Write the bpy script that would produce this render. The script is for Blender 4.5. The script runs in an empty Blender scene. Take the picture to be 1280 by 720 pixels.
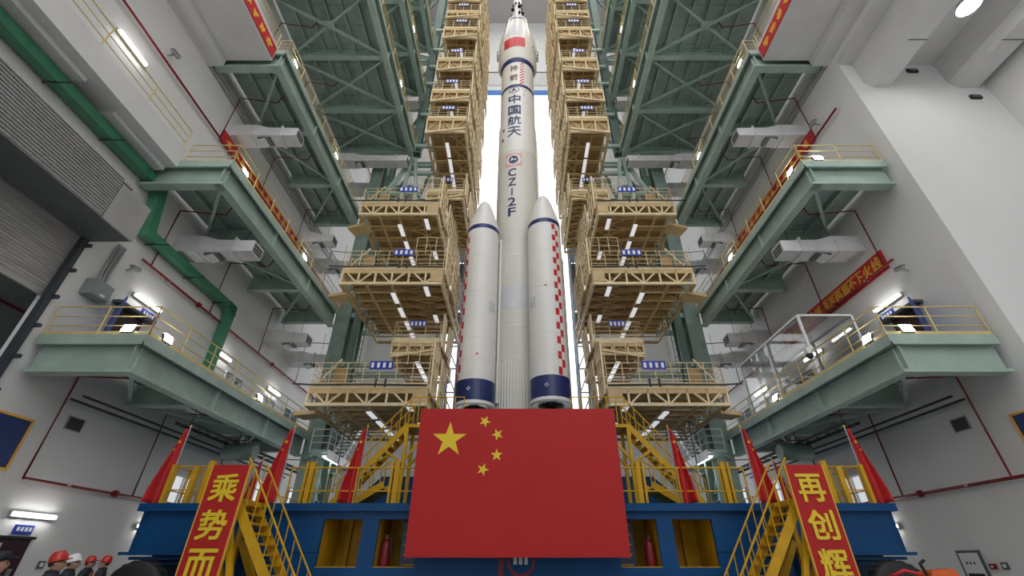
import bpy, bmesh, math, random
from mathutils import Vector, Matrix
random.seed(7)
SC = bpy.context.scene
COL = SC.collection
PI = math.pi

# ------------------------------------------------------------------ camera, sky, exposure
cam_d = bpy.data.cameras.new('camera'); cam = bpy.data.objects.new('camera', cam_d); COL.objects.link(cam)
cam_d.sensor_width = 36; cam_d.lens = 36 * 551 / 1280; cam_d.shift_x = -7 / 1280
cam_d.clip_start = .05; cam_d.clip_end = 600
cam.location = (0, 0, 1.65); cam.rotation_euler = (math.radians(122), 0, 0)
SC.camera = cam
w = bpy.data.worlds.new('overcast_sky'); SC.world = w; w.use_nodes = True
w.node_tree.nodes['Background'].inputs[0].default_value = (.95, .97, 1, 1)
w.node_tree.nodes['Background'].inputs[1].default_value = 1.0
SC.view_settings.view_transform = 'Standard'; SC.view_settings.look = 'None'
SC.view_settings.gamma = 1; SC.view_settings.use_curve_mapping = False
SC.view_settings.exposure = 1.1
SC.cycles.max_bounces = 7; SC.cycles.diffuse_bounces = 5; SC.cycles.glossy_bounces = 3
SC.cycles.caustics_reflective = False; SC.cycles.caustics_refractive = False
SC.cycles.sample_clamp_indirect = 4

# ------------------------------------------------------------------ materials
def S(r, g, b):
    f = lambda c: (c / 255 / 12.92) if c <= 10 else ((c / 255 + .055) / 1.055) ** 2.4
    return (f(r), f(g), f(b))
MATS = {}
def mat(name, rgb, rough=.55, metal=0, var=.12, scale=2.0, bump=0, emit=None, estr=0, streak=0, spec=.5, trans=0):
    m = bpy.data.materials.new(name); m.use_nodes = True
    nt = m.node_tree; b = nt.nodes['Principled BSDF']
    b.inputs['Roughness'].default_value = rough; b.inputs['Metallic'].default_value = metal
    b.inputs['Specular IOR Level'].default_value = spec
    if emit:
        b.inputs['Emission Color'].default_value = (*emit, 1); b.inputs['Emission Strength'].default_value = estr
    if trans:
        b.inputs['Transmission Weight'].default_value = trans; b.inputs['IOR'].default_value = 1.4
    g = nt.nodes.new('ShaderNodeNewGeometry'); n = nt.nodes.new('ShaderNodeTexNoise')
    n.inputs['Scale'].default_value = scale; n.inputs['Detail'].default_value = 4
    src = g.outputs['Position']
    if streak:
        mp = nt.nodes.new('ShaderNodeMapping'); mp.inputs['Scale'].default_value = (1, 1, 1 / streak)
        nt.links.new(src, mp.inputs[0]); src = mp.outputs[0]
    nt.links.new(src, n.inputs['Vector'])
    r = nt.nodes.new('ShaderNodeValToRGB')
    r.color_ramp.elements[0].position = .3; r.color_ramp.elements[1].position = .7
    r.color_ramp.elements[0].color = (*[c * (1 - var) for c in rgb], 1)
    r.color_ramp.elements[1].color = (*[min(1, c * (1 + var * .6)) for c in rgb], 1)
    nt.links.new(n.outputs[0], r.inputs[0]); nt.links.new(r.outputs[0], b.inputs['Base Color'])
    if bump:
        bp = nt.nodes.new('ShaderNodeBump'); bp.inputs['Strength'].default_value = bump; bp.inputs['Distance'].default_value = .02
        n2 = nt.nodes.new('ShaderNodeTexNoise'); n2.inputs['Scale'].default_value = scale * 12
        nt.links.new(g.outputs['Position'], n2.inputs['Vector'])
        nt.links.new(n2.outputs[0], bp.inputs['Height']); nt.links.new(bp.outputs[0], b.inputs['Normal'])
    MATS[name] = m
    return m
mat('wall', (.74, .735, .725), .6, var=.05, scale=.35, bump=.05, streak=3)
mat('concrete', (.66, .655, .65), .75, var=.08, scale=.6, bump=.1)
mat('floor', (.5, .5, .49), .35, var=.1, scale=.4)
mat('ceiling', (.5, .47, .48), .7, var=.05)
mat('grey_green', (.27, .31, .30), .7, var=.06, scale=.5)  # grey-green colour of the passage walls and the electrical box
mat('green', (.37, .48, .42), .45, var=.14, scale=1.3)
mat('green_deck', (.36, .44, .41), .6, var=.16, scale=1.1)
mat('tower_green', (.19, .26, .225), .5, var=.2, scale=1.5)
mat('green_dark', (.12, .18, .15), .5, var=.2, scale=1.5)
mat('pipe_green', (.06, .25, .14), .4, var=.12, scale=2)
mat('pale_yellow', (.68, .53, .22), .45, var=.1, scale=3)
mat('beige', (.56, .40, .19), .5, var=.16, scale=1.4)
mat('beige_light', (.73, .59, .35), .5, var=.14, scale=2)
mat('flap', (.66, .52, .36), .5, var=.22, scale=1.6, streak=5)
mat('plywood', (.40, .265, .115), .6, var=.2, scale=1.2, streak=.4)
mat('yellow', (.60, .34, .01), .45, var=.12, scale=3, spec=.3)
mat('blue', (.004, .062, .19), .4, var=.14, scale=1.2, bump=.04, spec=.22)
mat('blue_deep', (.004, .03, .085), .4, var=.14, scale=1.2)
mat('red', (.46, .02, .02), .55, var=.03, scale=.8, spec=.25)
mat('banner_red', (.55, .02, .025), .5, var=.05, scale=1)
mat('cloth_red', (.50, .012, .014), .7, var=.1, scale=3)
mat('gold', (.80, .58, .02), .4, var=.03)
mat('gold_dim', (.80, .44, .05), .5, var=.05)
mat('pipe_red', (.20, .008, .014), .35, var=.1, scale=3)
mat('rocket_white', (.76, .74, .70), .3, var=.05, scale=.7, streak=4)
mat('rocket_cream', (.73, .71, .64), .33, var=.05, scale=.7, streak=4)
mat('rocket_grey', (.60, .60, .62), .4, var=.05, scale=1)
mat('navy', (.008, .022, .12), .35, var=.08, scale=2)
mat('check_red', (.55, .012, .02), .4, var=.05)
mat('pink', (.72, .36, .33), .5, var=.05)
mat('engine', (.03, .026, .024), .35, .6, var=.3, scale=6)
mat('brown_light', (.42, .34, .28), .5, .1, var=.2, scale=4)
mat('brown', (.22, .12, .07), .5, .2, var=.2, scale=4)
mat('steel', (.42, .43, .44), .35, .6, var=.12, scale=3)
mat('steel_blue', (.33, .38, .44), .45, .2, var=.15, scale=1.5)
mat('galv', (.40, .40, .40), .42, .35, var=.08, scale=1.5)
mat('shutter', (.36, .355, .35), .45, .25, var=.25, scale=.8, streak=.08)
mat('grey_dark', (.09, .10, .105), .5, var=.1, scale=2)
mat('rail_dark', (.035, .045, .055), .5, var=.1)
mat('duct', (.66, .65, .65), .55, var=.1, scale=1.8, bump=.1)
mat('black', (.012, .012, .013), .55, var=.2)
mat('white_paint', (.8, .8, .8), .4, var=.03)
mat('rail_blue', (.06, .22, .62), .4, var=.05)
mat('sign_blue', (.008, .03, .32), .4, var=.05)
mat('poster_blue', (.012, .035, .16), .35, var=.3, scale=1.2)
mat('door_blue', (.03, .06, .28), .4, var=.1)
mat('maroon', (.035, .008, .018), .4, var=.1)
mat('cable', (.04, .04, .042), .6, var=.1)
mat('window_glass', (.10, .17, .22), .08, var=.15, scale=.6)
mat('glass', (.93, .95, .95), .03, trans=.94, var=0)
mat('lamp_white', (.9, .9, .9), .3, var=0, emit=(1, .98, .95), estr=9)
mat('flood_lens', (.9, .9, .9), .3, var=0, emit=(1, .98, .95), estr=28)
mat('roof_lamp', (.9, .9, .9), .3, var=0, emit=(1, .97, .93), estr=60)
mat('tube_pane_glow', (.85, .85, .88), .4, var=.02, emit=(.95, .97, 1), estr=.25)  # tube diffusers, and the daylight glow put into window panes
mat('skin', (.45, .25, .17), .5, var=.06, scale=8)
mat('jacket', (.012, .015, .026), .7, var=.2, scale=6)
mat('vest', (.75, .16, .012), .6, var=.1, scale=5)
mat('hat_red', (.48, .025, .015), .3, var=.05)
mat('hat_white', (.75, .75, .73), .3, var=.03)
mat('hair', (.012, .01, .009), .6, var=.1)
mat('orange', (.62, .11, .012), .45, var=.12, scale=4)
mat('rubber', (.014, .014, .015), .6, var=.2, scale=5)

# ------------------------------------------------------------------ helpers
MESH = {}
def mesh_from(name, verts, faces, material, smooth=False):
    me = bpy.data.meshes.new(name); me.from_pydata([tuple(v) for v in verts], [], faces); me.update()
    if material: me.materials.append(MATS[material])
    if smooth: me.polygons.foreach_set('use_smooth', [True] * len(me.polygons))
    return me
def cube_mesh(m):
    k = ('cube', m)
    if k not in MESH:
        v = [(x, y, z) for x in (-.5, .5) for y in (-.5, .5) for z in (-.5, .5)]
        f = [(0, 1, 3, 2), (4, 6, 7, 5), (0, 4, 5, 1), (2, 3, 7, 6), (0, 2, 6, 4), (1, 5, 7, 3)]
        MESH[k] = mesh_from('block', v, f, m)
    return MESH[k]
def extrude_profile(prof, x0=-.5, x1=.5):
    n = len(prof)
    v = [(x0, y, z) for y, z in prof] + [(x1, y, z) for y, z in prof]
    f = [(i, (i + 1) % n, n + (i + 1) % n, n + i) for i in range(n)]
    return v, f + [tuple(reversed(range(n))), tuple(range(n, 2 * n))]
def ibeam_mesh(m):
    k = ('ibeam', m)
    if k not in MESH:
        t, q = .09, .07
        prof = [(-.5, -.5), (.5, -.5), (.5, -.5 + t), (q, -.5 + t), (q, .5 - t), (.5, .5 - t), (.5, .5), (-.5, .5), (-.5, .5 - t), (-q, .5 - t), (-q, -.5 + t), (-.5, -.5 + t)]
        MESH[k] = mesh_from('girder', *extrude_profile(prof), m)
    return MESH[k]
def rod_mesh(m, n=8):
    k = ('rod', m, n)
    if k not in MESH:
        prof = [(.5 * math.cos(2 * PI * i / n), .5 * math.sin(2 * PI * i / n)) for i in range(n)]
        me = mesh_from('rod', *extrude_profile(prof), m)
        for p in me.polygons: p.use_smooth = len(p.vertices) == 4
        MESH[k] = me
    return MESH[k]
BASE = {}
def add(name, me, parent=None, M=None, label=None):
    o = bpy.data.objects.new(name, me); COL.objects.link(o)
    if parent:
        o.parent = parent; o.matrix_parent_inverse = BASE.get(parent.name, Matrix()).inverted()
    if M is not None: o.matrix_basis = M
    BASE[o.name] = M.copy() if M is not None else Matrix()
    if label: o['label'] = label
    return o
def tag(o, label, cat, group=None, kind=None):
    if label: o['label'] = label
    if cat: o['category'] = cat
    if group: o['group'] = group
    if kind: o['kind'] = kind
    return o
def thing(name, label, cat, loc=(0, 0, 0), group=None, rz=0):
    M = Matrix.Translation(loc) @ Matrix.Rotation(rz, 4, 'Z')
    o = add(name, None, None, M); o.empty_display_size = .3
    return tag(o, label, cat, group)
def struct(o):
    o['kind'] = 'structure'; return o
def frame(a, b, w, h, up=(0, 0, 1)):
    a, b = Vector(a), Vector(b); d = b - a; L = d.length; x = d / L; u = Vector(up)
    if abs(x.dot(u)) > .995: u = Vector((0, 1, 0))
    y = u.cross(x).normalized(); z = x.cross(y)
    M = Matrix((x * L, y * w, z * h)).transposed().to_4x4(); M.translation = (a + b) / 2
    return M
def bar(name, p, a, b, w, h, m, up=(0, 0, 1)): return add(name, cube_mesh(m), p, frame(a, b, w, h, up))
def girder(name, p, a, b, w, h, m, up=(0, 0, 1)): return add(name, ibeam_mesh(m), p, frame(a, b, w, h, up))
def rod(name, p, a, b, d, m, n=8): return add(name, rod_mesh(m, n), p, frame(a, b, d, d))
def box(name, p, x0, x1, y0, y1, z0, z1, m):
    M = Matrix.Diagonal((abs(x1 - x0), abs(y1 - y0), abs(z1 - z0), 1)); M.translation = ((x0 + x1) / 2, (y0 + y1) / 2, (z0 + z1) / 2)
    return add(name, cube_mesh(m), p, M)
def lathe_data(prof, n=48, a0=0, a1=2 * PI):
    full = abs(a1 - a0 - 2 * PI) < 1e-6; k = n if full else n + 1
    v, f = [], []
    for r, z in prof:
        for i in range(k):
            a = a0 + (a1 - a0) * i / n; v.append((r * math.cos(a), r * math.sin(a), z))
    for j in range(len(prof) - 1):
        for i in range(n):
            i2 = (i + 1) % k
            f.append((j * k + i, j * k + i2, (j + 1) * k + i2, (j + 1) * k + i))
    return v, f
def lathe(name, p, prof, m, c=(0, 0, 0), n=48, smooth=True, a0=0, a1=2 * PI):
    v, f = lathe_data(prof, n, a0, a1); me = mesh_from(name, v, f, m, smooth)
    if smooth:
        bm = bmesh.new(); bm.from_mesh(me)
        for e in bm.edges:
            if len(e.link_faces) == 2 and e.calc_face_angle(0) > .6: e.smooth = False
        bm.to_mesh(me); bm.free()
    return add(name, me, p, Matrix.Translation(c))
def tube(name, p, pts, r, m, n=8):
    P = [Vector(q) for q in pts]; v, f = [], []
    for i, q in enumerate(P):
        d = (P[min(i + 1, len(P) - 1)] - P[max(i - 1, 0)]).normalized()
        if 0 < i < len(P) - 1:
            d = ((P[i] - P[i - 1]).normalized() + (P[i + 1] - P[i]).normalized()).normalized()
            k = 1 / max(.4, d.dot((P[i] - P[i - 1]).normalized()))
        else: k = 1
        ref = Vector((.31, .17, .93)) if abs(d.z) < .9 else Vector((1, .1, 0))
        x = d.cross(ref).normalized(); y = d.cross(x)
        for j in range(n):
            a = 2 * PI * j / n; v.append(q + (x * math.cos(a) + y * math.sin(a)) * r * (1 + (k - 1) * .6))
    for i in range(len(P) - 1):
        for j in range(n):
            f.append((i * n + j, i * n + (j + 1) % n, (i + 1) * n + (j + 1) % n, (i + 1) * n + j))
    f += [tuple(range(n)), tuple(range((len(P) - 1) * n, len(P) * n))]
    return add(name, mesh_from(name, v, f, m, True), p, Matrix())
def prism(name, p, poly, M, depth, m):
    n = len(poly); v = [(x, y, 0) for x, y in poly] + [(x, y, depth) for x, y in poly]
    f = [tuple(reversed(range(n))), tuple(range(n, 2 * n))] + [(i, (i + 1) % n, n + (i + 1) % n, n + i) for i in range(n)]
    return add(name, mesh_from(name, v, f, m), p, M)
def plane_frame(o, right, up):
    r, u = Vector(right).normalized(), Vector(up).normalized(); nrm = r.cross(u)
    M = Matrix((r, u, nrm)).transposed().to_4x4(); M.translation = Vector(o); return M
def star(R, rot=0):
    return [((R if i % 2 == 0 else R * .382) * math.cos(rot + PI / 2 + i * PI / 5), (R if i % 2 == 0 else R * .382) * math.sin(rot + PI / 2 + i * PI / 5)) for i in range(10)]
GLY = {}
def load_glyphs(items):
    tmp = []
    for ch, off in items:
        c = bpy.data.curves.new('glyph', 'FONT'); c.body = ch; c.size = 1; c.offset = off if off < .015 else 0; c.extrude = .012; c.resolution_u = 2
        o = bpy.data.objects.new('glyph', c); COL.objects.link(o); tmp.append((ch, off, o))
    dg = bpy.context.evaluated_depsgraph_get()
    for ch, off, o in tmp:
        me = bpy.data.meshes.new_from_object(o.evaluated_get(dg))
        xs = [v.co.x for v in me.vertices]; ys = [v.co.y for v in me.vertices]
        cx, cy = (min(xs) + max(xs)) / 2, (min(ys) + max(ys)) / 2
        for v in me.vertices: v.co.x -= cx; v.co.y -= cy
        me.materials.clear()
        if off > .015:
            vs = [v.co.copy() for v in me.vertices]; fs = [tuple(p.vertices) for p in me.polygons]; V, F_ = [], []
            for q, (dx, dy) in enumerate(((0, 0), (.022, .018), (-.022, .018), (.022, -.018), (-.022, -.018))):
                b0 = len(V); V += [(v.x + dx, v.y + dy, v.z + q * .003) for v in vs]; F_ += [tuple(i + b0 for i in f) for f in fs]
            me2 = mesh_from('glyph', V, F_, None); me = me2
        GLY[(ch, off)] = (me, max(xs) - min(xs), max(ys) - min(ys))
    for _, _, o in tmp:
        c = o.data; bpy.data.objects.remove(o); bpy.data.curves.remove(c)
def glyph(name, p, ch, off, M, sx, sy, m, sz=1.0):
    k = ('g', ch, off, m)
    if k not in MESH:
        me = GLY[(ch, off)][0].copy(); me.materials.append(MATS[m]); MESH[k] = me
    return add(name, MESH[k], p, M @ Matrix.Diagonal((sx, sy, sz, 1)))
BOLD = .022
load_glyphs([(c, BOLD) for c in '乘势而上再创辉煌疑点不留遗憾苦累下火线'] + [(c, .012) for c in '中国航天CZ|2F-神箭'])

def railing(p, pts, h=1.1, spacing=1.6, d=.055, m='pale_yellow', rails=(1, .66, .33), kick=True, posts=True):
    for a, b in zip(pts[:-1], pts[1:]):
        a, b = Vector(a), Vector(b); n = max(1, round((b - a).length / spacing))
        for t in rails: rod('rail', p, a + Vector((0, 0, h * t)), b + Vector((0, 0, h * t)), d if t == 1 else d * .8, m, 6)
        if posts:
            for i in range(n + 1): q = a.lerp(b, i / n); rod('post', p, q, q + Vector((0, 0, h)), d, m, 6)
        if kick: bar('kick_plate', p, a + Vector((0, 0, .07)), b + Vector((0, 0, .07)), .03, .16, m)

# ------------------------------------------------------------------ the hall
W = 16.2
struct(box('floor', None, -45, 45, -40, 160, -.3, 0, 'floor'))
wl = struct(box('wall_left', None, -W - .4, -W, 13.05, 44, 0, 88, 'wall'))
box('upper_wall', wl, -W - .4, -W, -14, 13.05, 12.4, 88, 'wall')
box('near_wall', wl, -W - .4, -W, -14, 1.5, 0, 12.4, 'wall')
pw = struct(box('wall_passage', None, -20.2, -20.0, -8, 24, 0, 18, 'grey_green'))
box('passage_ceiling', pw, -20, -W - .4, -8, 24, 17, 17.2, 'grey_green'); box('passage_end', pw, -20, -W - .4, 23.8, 24, 0, 17, 'grey_green'); box('passage_fill_lamp', pw, -20, -19.9, 6, 10, 14.5, 14.7, 'lamp_white'); rod('passage_pipe', pw, (-19.8, -4, 10.2), (-19.8, 20, 10.2), .12, 'pipe_red')  # the lamp in here is unseen, added to brighten the passage
wn_ = struct(box('wall_front_light_block', None, -8, W + .4, -14.4, -14, 0, 15, 'wall'))  # unseen wall behind the camera, added to keep light off the lower hall
box('wall_panel', wn_, -15, -8, -14.4, -14, 9, 34, 'wall'); box('wall_panel', wn_, -W - .4, -15, -14.4, -14, 0, 34, 'wall'); box('wall_panel', wn_, -8, -5, -14.4, -14, 15, 34, 'wall')  # unseen panels, their height and low opening shaped to steer the light
wr = struct(box('wall_right', None, W, W + .4, 13.3, 44, 0, 88, 'wall'))
box('upper_wall', wr, W, W + .4, -14, 13.3, 23.3, 88, 'wall')
wf = struct(box('wall_side_bay', None, W, 22.9, 12.9, 13.3, 0, 23.3, 'wall'))
box('bay_end_wall', wf, 22.6, 23, -14, 12.9, 0, 23.3, 'wall')
sb = struct(box('ceiling_side_bay', None, W, 23, -14, 12.9, 23.0, 23.3, 'concrete'))
for x0, x1 in ((16.85, 17.95), (20.95, 22.25)):
    bm_ = prism('ceiling_beam', sb, [(x0, 23), (x0, 21.5), (x0 + .3, 21.1), (x1 - .05, 21.1), (x1, 21.2), (x1, 23)], Matrix(((1, 0, 0, 0), (0, 0, -1, 12.9), (0, 1, 0, 0), (0, 0, 0, 1))), 26, 'concrete')
    for yy in (10.6, 6.8, 3): bar('beam_joint', sb, (x0 + .25, yy, 21.09), (x1, yy, 21.09), .03, .03, 'grey_dark')
struct(box('ceiling', None, -W - .4, W + .4, -14, 44.4, 88, 88.4, 'ceiling'))
wb = struct(box('wall_back', None, -W - .4, -9, 44, 44.4, 0, 88, 'wall'))
box('wall_panel', wb, 9, W + .4, 44, 44.4, 0, 88, 'wall')
box('wall_panel', wb, -9, 9, 44, 44.4, 79.2, 88, 'wall')
box('wall_panel', wb, -9, 9, 43.97, 44.4, 72.4, 79.1, 'wall')
box('lintel_dark_strip', wb, -9, 9, 44.1, 44.4, 71.9, 72.4, 'grey_dark')  # dark grey strip above the door header
box('door_header', wb, -9, 9, 43.9, 44.3, 68.5, 71.9, 'duct')
box('door_beam', wb, -9, 9, 44, 44.3, 67.2, 68.5, 'white_paint')
o = box('door_rail', wb, -9, 9, 43.95, 44.25, 66.3, 67.2, 'rail_blue'); o['label'] = 'bright blue rail across the tall doorway'
for s in (-1, 1):
    box('door_jamb', wb, s * 9, s * 8.4, 43.9, 44.5, 0, 68.5, 'galv')
for x in (-11, 0, 11):
    for y in (-4, 8, 20, 32):
        t = thing('ceiling_lamp', 'large round high bay lamp under the hall roof', 'lamp', (x, y, 86.6), 'high bay lamps under the hall roof')
        lathe('reflector', t, [(.2, 87.5), (.5, 87.2), (.75, 86.6), (.72, 86.6), (.2, 87.4)], 'galv', (x, y, 0), 24); lathe('lens', t, [(0, 86.64), (.71, 86.64)], 'roof_lamp', (x, y, 0), 24)
        rod('stem', t, (x, y, 87.4), (x, y, 88), .1, 'cable')
# ledges that continue the galleries towards the front of the hall
le = struct(box('trim_1', None, -W, -14.75, -6, 13.4, 16.2, 17.25, 'concrete'))
box('ledge_step', le, -W, -15.2, -6, 9.3, 16.0, 16.2, 'concrete'); box('ledge_step', le, -W, -15.25, 10.6, 13.4, 16.0, 16.2, 'concrete')
for n_, s in ((2, -1), (3, 1)):
    le3 = struct(box('trim_%d' % n_, None, s * W, s * 13.0, -6, 13.4, 24.2, 25.2, 'concrete'))
    box('ledge_upstand', le3, s * 13.2, s * 13.0, -6, 13.4, 25.2, 25.4, 'concrete')
    box('ledge_haunch', le3, s * W, s * 15.4, -6, 13.4, 23.7, 24.2, 'concrete')
SIDE = {-1: 'roller shutter side', 1: 'slogan banner side'}

# railings and lamps of the front ledges
t = thing('ledge_railing', 'pale yellow railing along the white concrete ledge over the roller shutter', 'railing', (-14.8, 4, 17.25))
railing(t, [(-14.85, -5, 17.25), (-14.85, 13.3, 17.25)], spacing=2.3, kick=False)
for s in (-1, 1):
    t = thing('ledge_railing', 'pale yellow railing on the upper concrete ledge, ' + SIDE[s], 'railing', (s * 13.1, 4, 25.4))
    railing(t, [(s * 13.1, -5, 25.4), (s * 13.1, 13.3, 25.4)], spacing=2.2, kick=False)

# ------------------------------------------------------------------ galleries
ORD = ['lowest', 'second', 'third', 'fourth', 'fifth', 'sixth']
LEV = [8.2, 16.6, 25.2, 33.4, 41.4, 49.4]
Y0, Y1 = 13.5, 26.9
def flood(s, x, y, z, rz, label, group):
    t = thing('floodlight', label, 'lamp', (x, y, z), group, rz)
    M = BASE[t.name]
    def lb(n, x0, x1, y0, y1, z0, z1, m):
        B = Matrix.Diagonal((x1 - x0, y1 - y0, z1 - z0, 1)); B.translation = ((x0 + x1) / 2, (y0 + y1) / 2, (z0 + z1) / 2)
        return add(n, cube_mesh(m), t, M @ Matrix.Translation((0, 0, .1)) @ Matrix.Rotation(-.25, 4, 'X') @ B)
    lb('housing', -.2, .2, .0, .1, -.02, .28, 'grey_dark'); lb('lens', -.19, .19, -.02, .0, 0, .27, 'flood_lens')
    add('bracket', cube_mesh('steel'), t, M @ Matrix.Translation((0, .05, .04)) @ Matrix.Diagonal((.06, .06, .1, 1)))
for li, z in enumerate(LEV):
    for s in (-1, 1):
        xi = 12.5 if li < 3 else 9.2
        xw = W - .14
        t = thing('steel_gallery', '%s pale green steel gallery with yellow railing, %s' % (ORD[li], SIDE[s]), 'gallery', (s * 14, 20, z - 1.2))
        zt = z - .08
        girder('edge_girder', t, (s * (xi + .22), Y0, zt - .62), (s * (xi + .22), Y1, zt - .62), .42, 1.2, 'green')
        girder('end_girder', t, (s * (xi + .1), Y0 + .2, zt - .62), (s * xw, Y0 + .2, zt - .62), .42, 1.2, 'green')
        bar('edge_channel', t, (s * (xi - .02), Y0 - .1, zt - .1), (s * (xi - .02), Y1, zt - .1), .1, .36, 'green')
        bar('edge_channel', t, (s * (xi - .02), Y0 - .05, zt - .1), (s * xw, Y0 - .05, zt - .1), .1, .36, 'green')
        ys = [Y0 + .2 + (Y1 - Y0 - .4) * k / 3 for k in range(4)]
        for k in (1, 2, 3): girder('cross_beam', t, (s * (xi + .4), ys[k], zt - .55), (s * xw, ys[k], zt - .55), .34, .9 if k != 2 else 1.1, 'green')
        nx = 3 if li < 3 else 6
        xs = [xi + .3 + (xw - xi - .3) * k / nx for k in range(nx + 1)]
        for k in range(1, nx): girder('joist', t, (s * xs[k], Y0 + .4, zt - .2), (s * xs[k], Y1 - .2, zt - .2), .12, .26, 'green')
        ny = 10
        for a in range(nx):
            for b in range(ny):
                ya, yb = Y0 + .1 + (Y1 - Y0 - .1) * b / ny, Y0 + .1 + (Y1 - Y0 - .1) * (b + 1) / ny
                box('deck_panel', t, s * (xs[a] + .015), s * (xs[a + 1] - .015), ya + .015, yb - .015, zt - .06, zt + .06 + random.uniform(-.006, .006), 'green_deck')
        for k in range(3):
            zb = zt - .75
            q = [(s * (xi + .4), ys[k] + .2, zb), (s * (xw - .1), ys[k + 1] - .2, zb)]
            q2 = [(s * (xw - .1), ys[k] + .2, zb - .14), (s * (xi + .4), ys[k + 1] - .2, zb - .14)]
            if li >= 3: bar('brace', t, *q, .16, .14, 'green'); bar('brace', t, *q2, .16, .14, 'green')
            elif k % 2 == 0: bar('brace', t, *q, .14, .13, 'green')
            else: bar('brace', t, *q2, .14, .13, 'green')
        if li >= 3:
            box('gusset_plate', t, s * 12.4, s * 13, (ys[1] + ys[0]) / 2 - .3, (ys[1] + ys[0]) / 2 + .3, zt - .86, zt - .78, 'green')
        for k in (1, 2):
            box('stiffener', t, s * (xi + .01), s * (xi + .2), ys[k] - .03, ys[k] + .03, zt - 1.2, zt - .06, 'green')
        x_end = xw if not (s < 0 and li == 1) and li != 2 else (14.7 if li == 1 else 13.1)
        railing(t, [(s * x_end, Y0, z), (s * xi, Y0, z), (s * xi, Y1, z)], spacing=1.75)
        tube('cable', t, [(s * (xi - .06), Y0 - .12, zt - .2), (s * (xi - .1), Y0 - .15, zt - .42), (s * (xi - .06), Y0 + 2, zt - .38), (s * (xi - .06), Y1 - 3, zt - .4)], .02, 'cable', 5)
        g = 'floodlights along the gallery edges'
        lab = 'white floodlight on the edge of the %s gallery, %s' % (ORD[li], SIDE[s])
        fy = (14.3, 20.9)
        for y in fy: flood(s, s * (xi - .07), y, z + .02, s * PI / 2 * -1 if s > 0 else PI / 2, lab.replace('on the edge', 'near the front corner' if y < 15 else 'halfway along the edge'), g)
        if li in (0, 1) and not (s < 0 and li == 1): flood(s, s * (xi + .75), Y0 - .08, z + .02, 0, lab.replace('on the edge', 'on the front end'), g)

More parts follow.
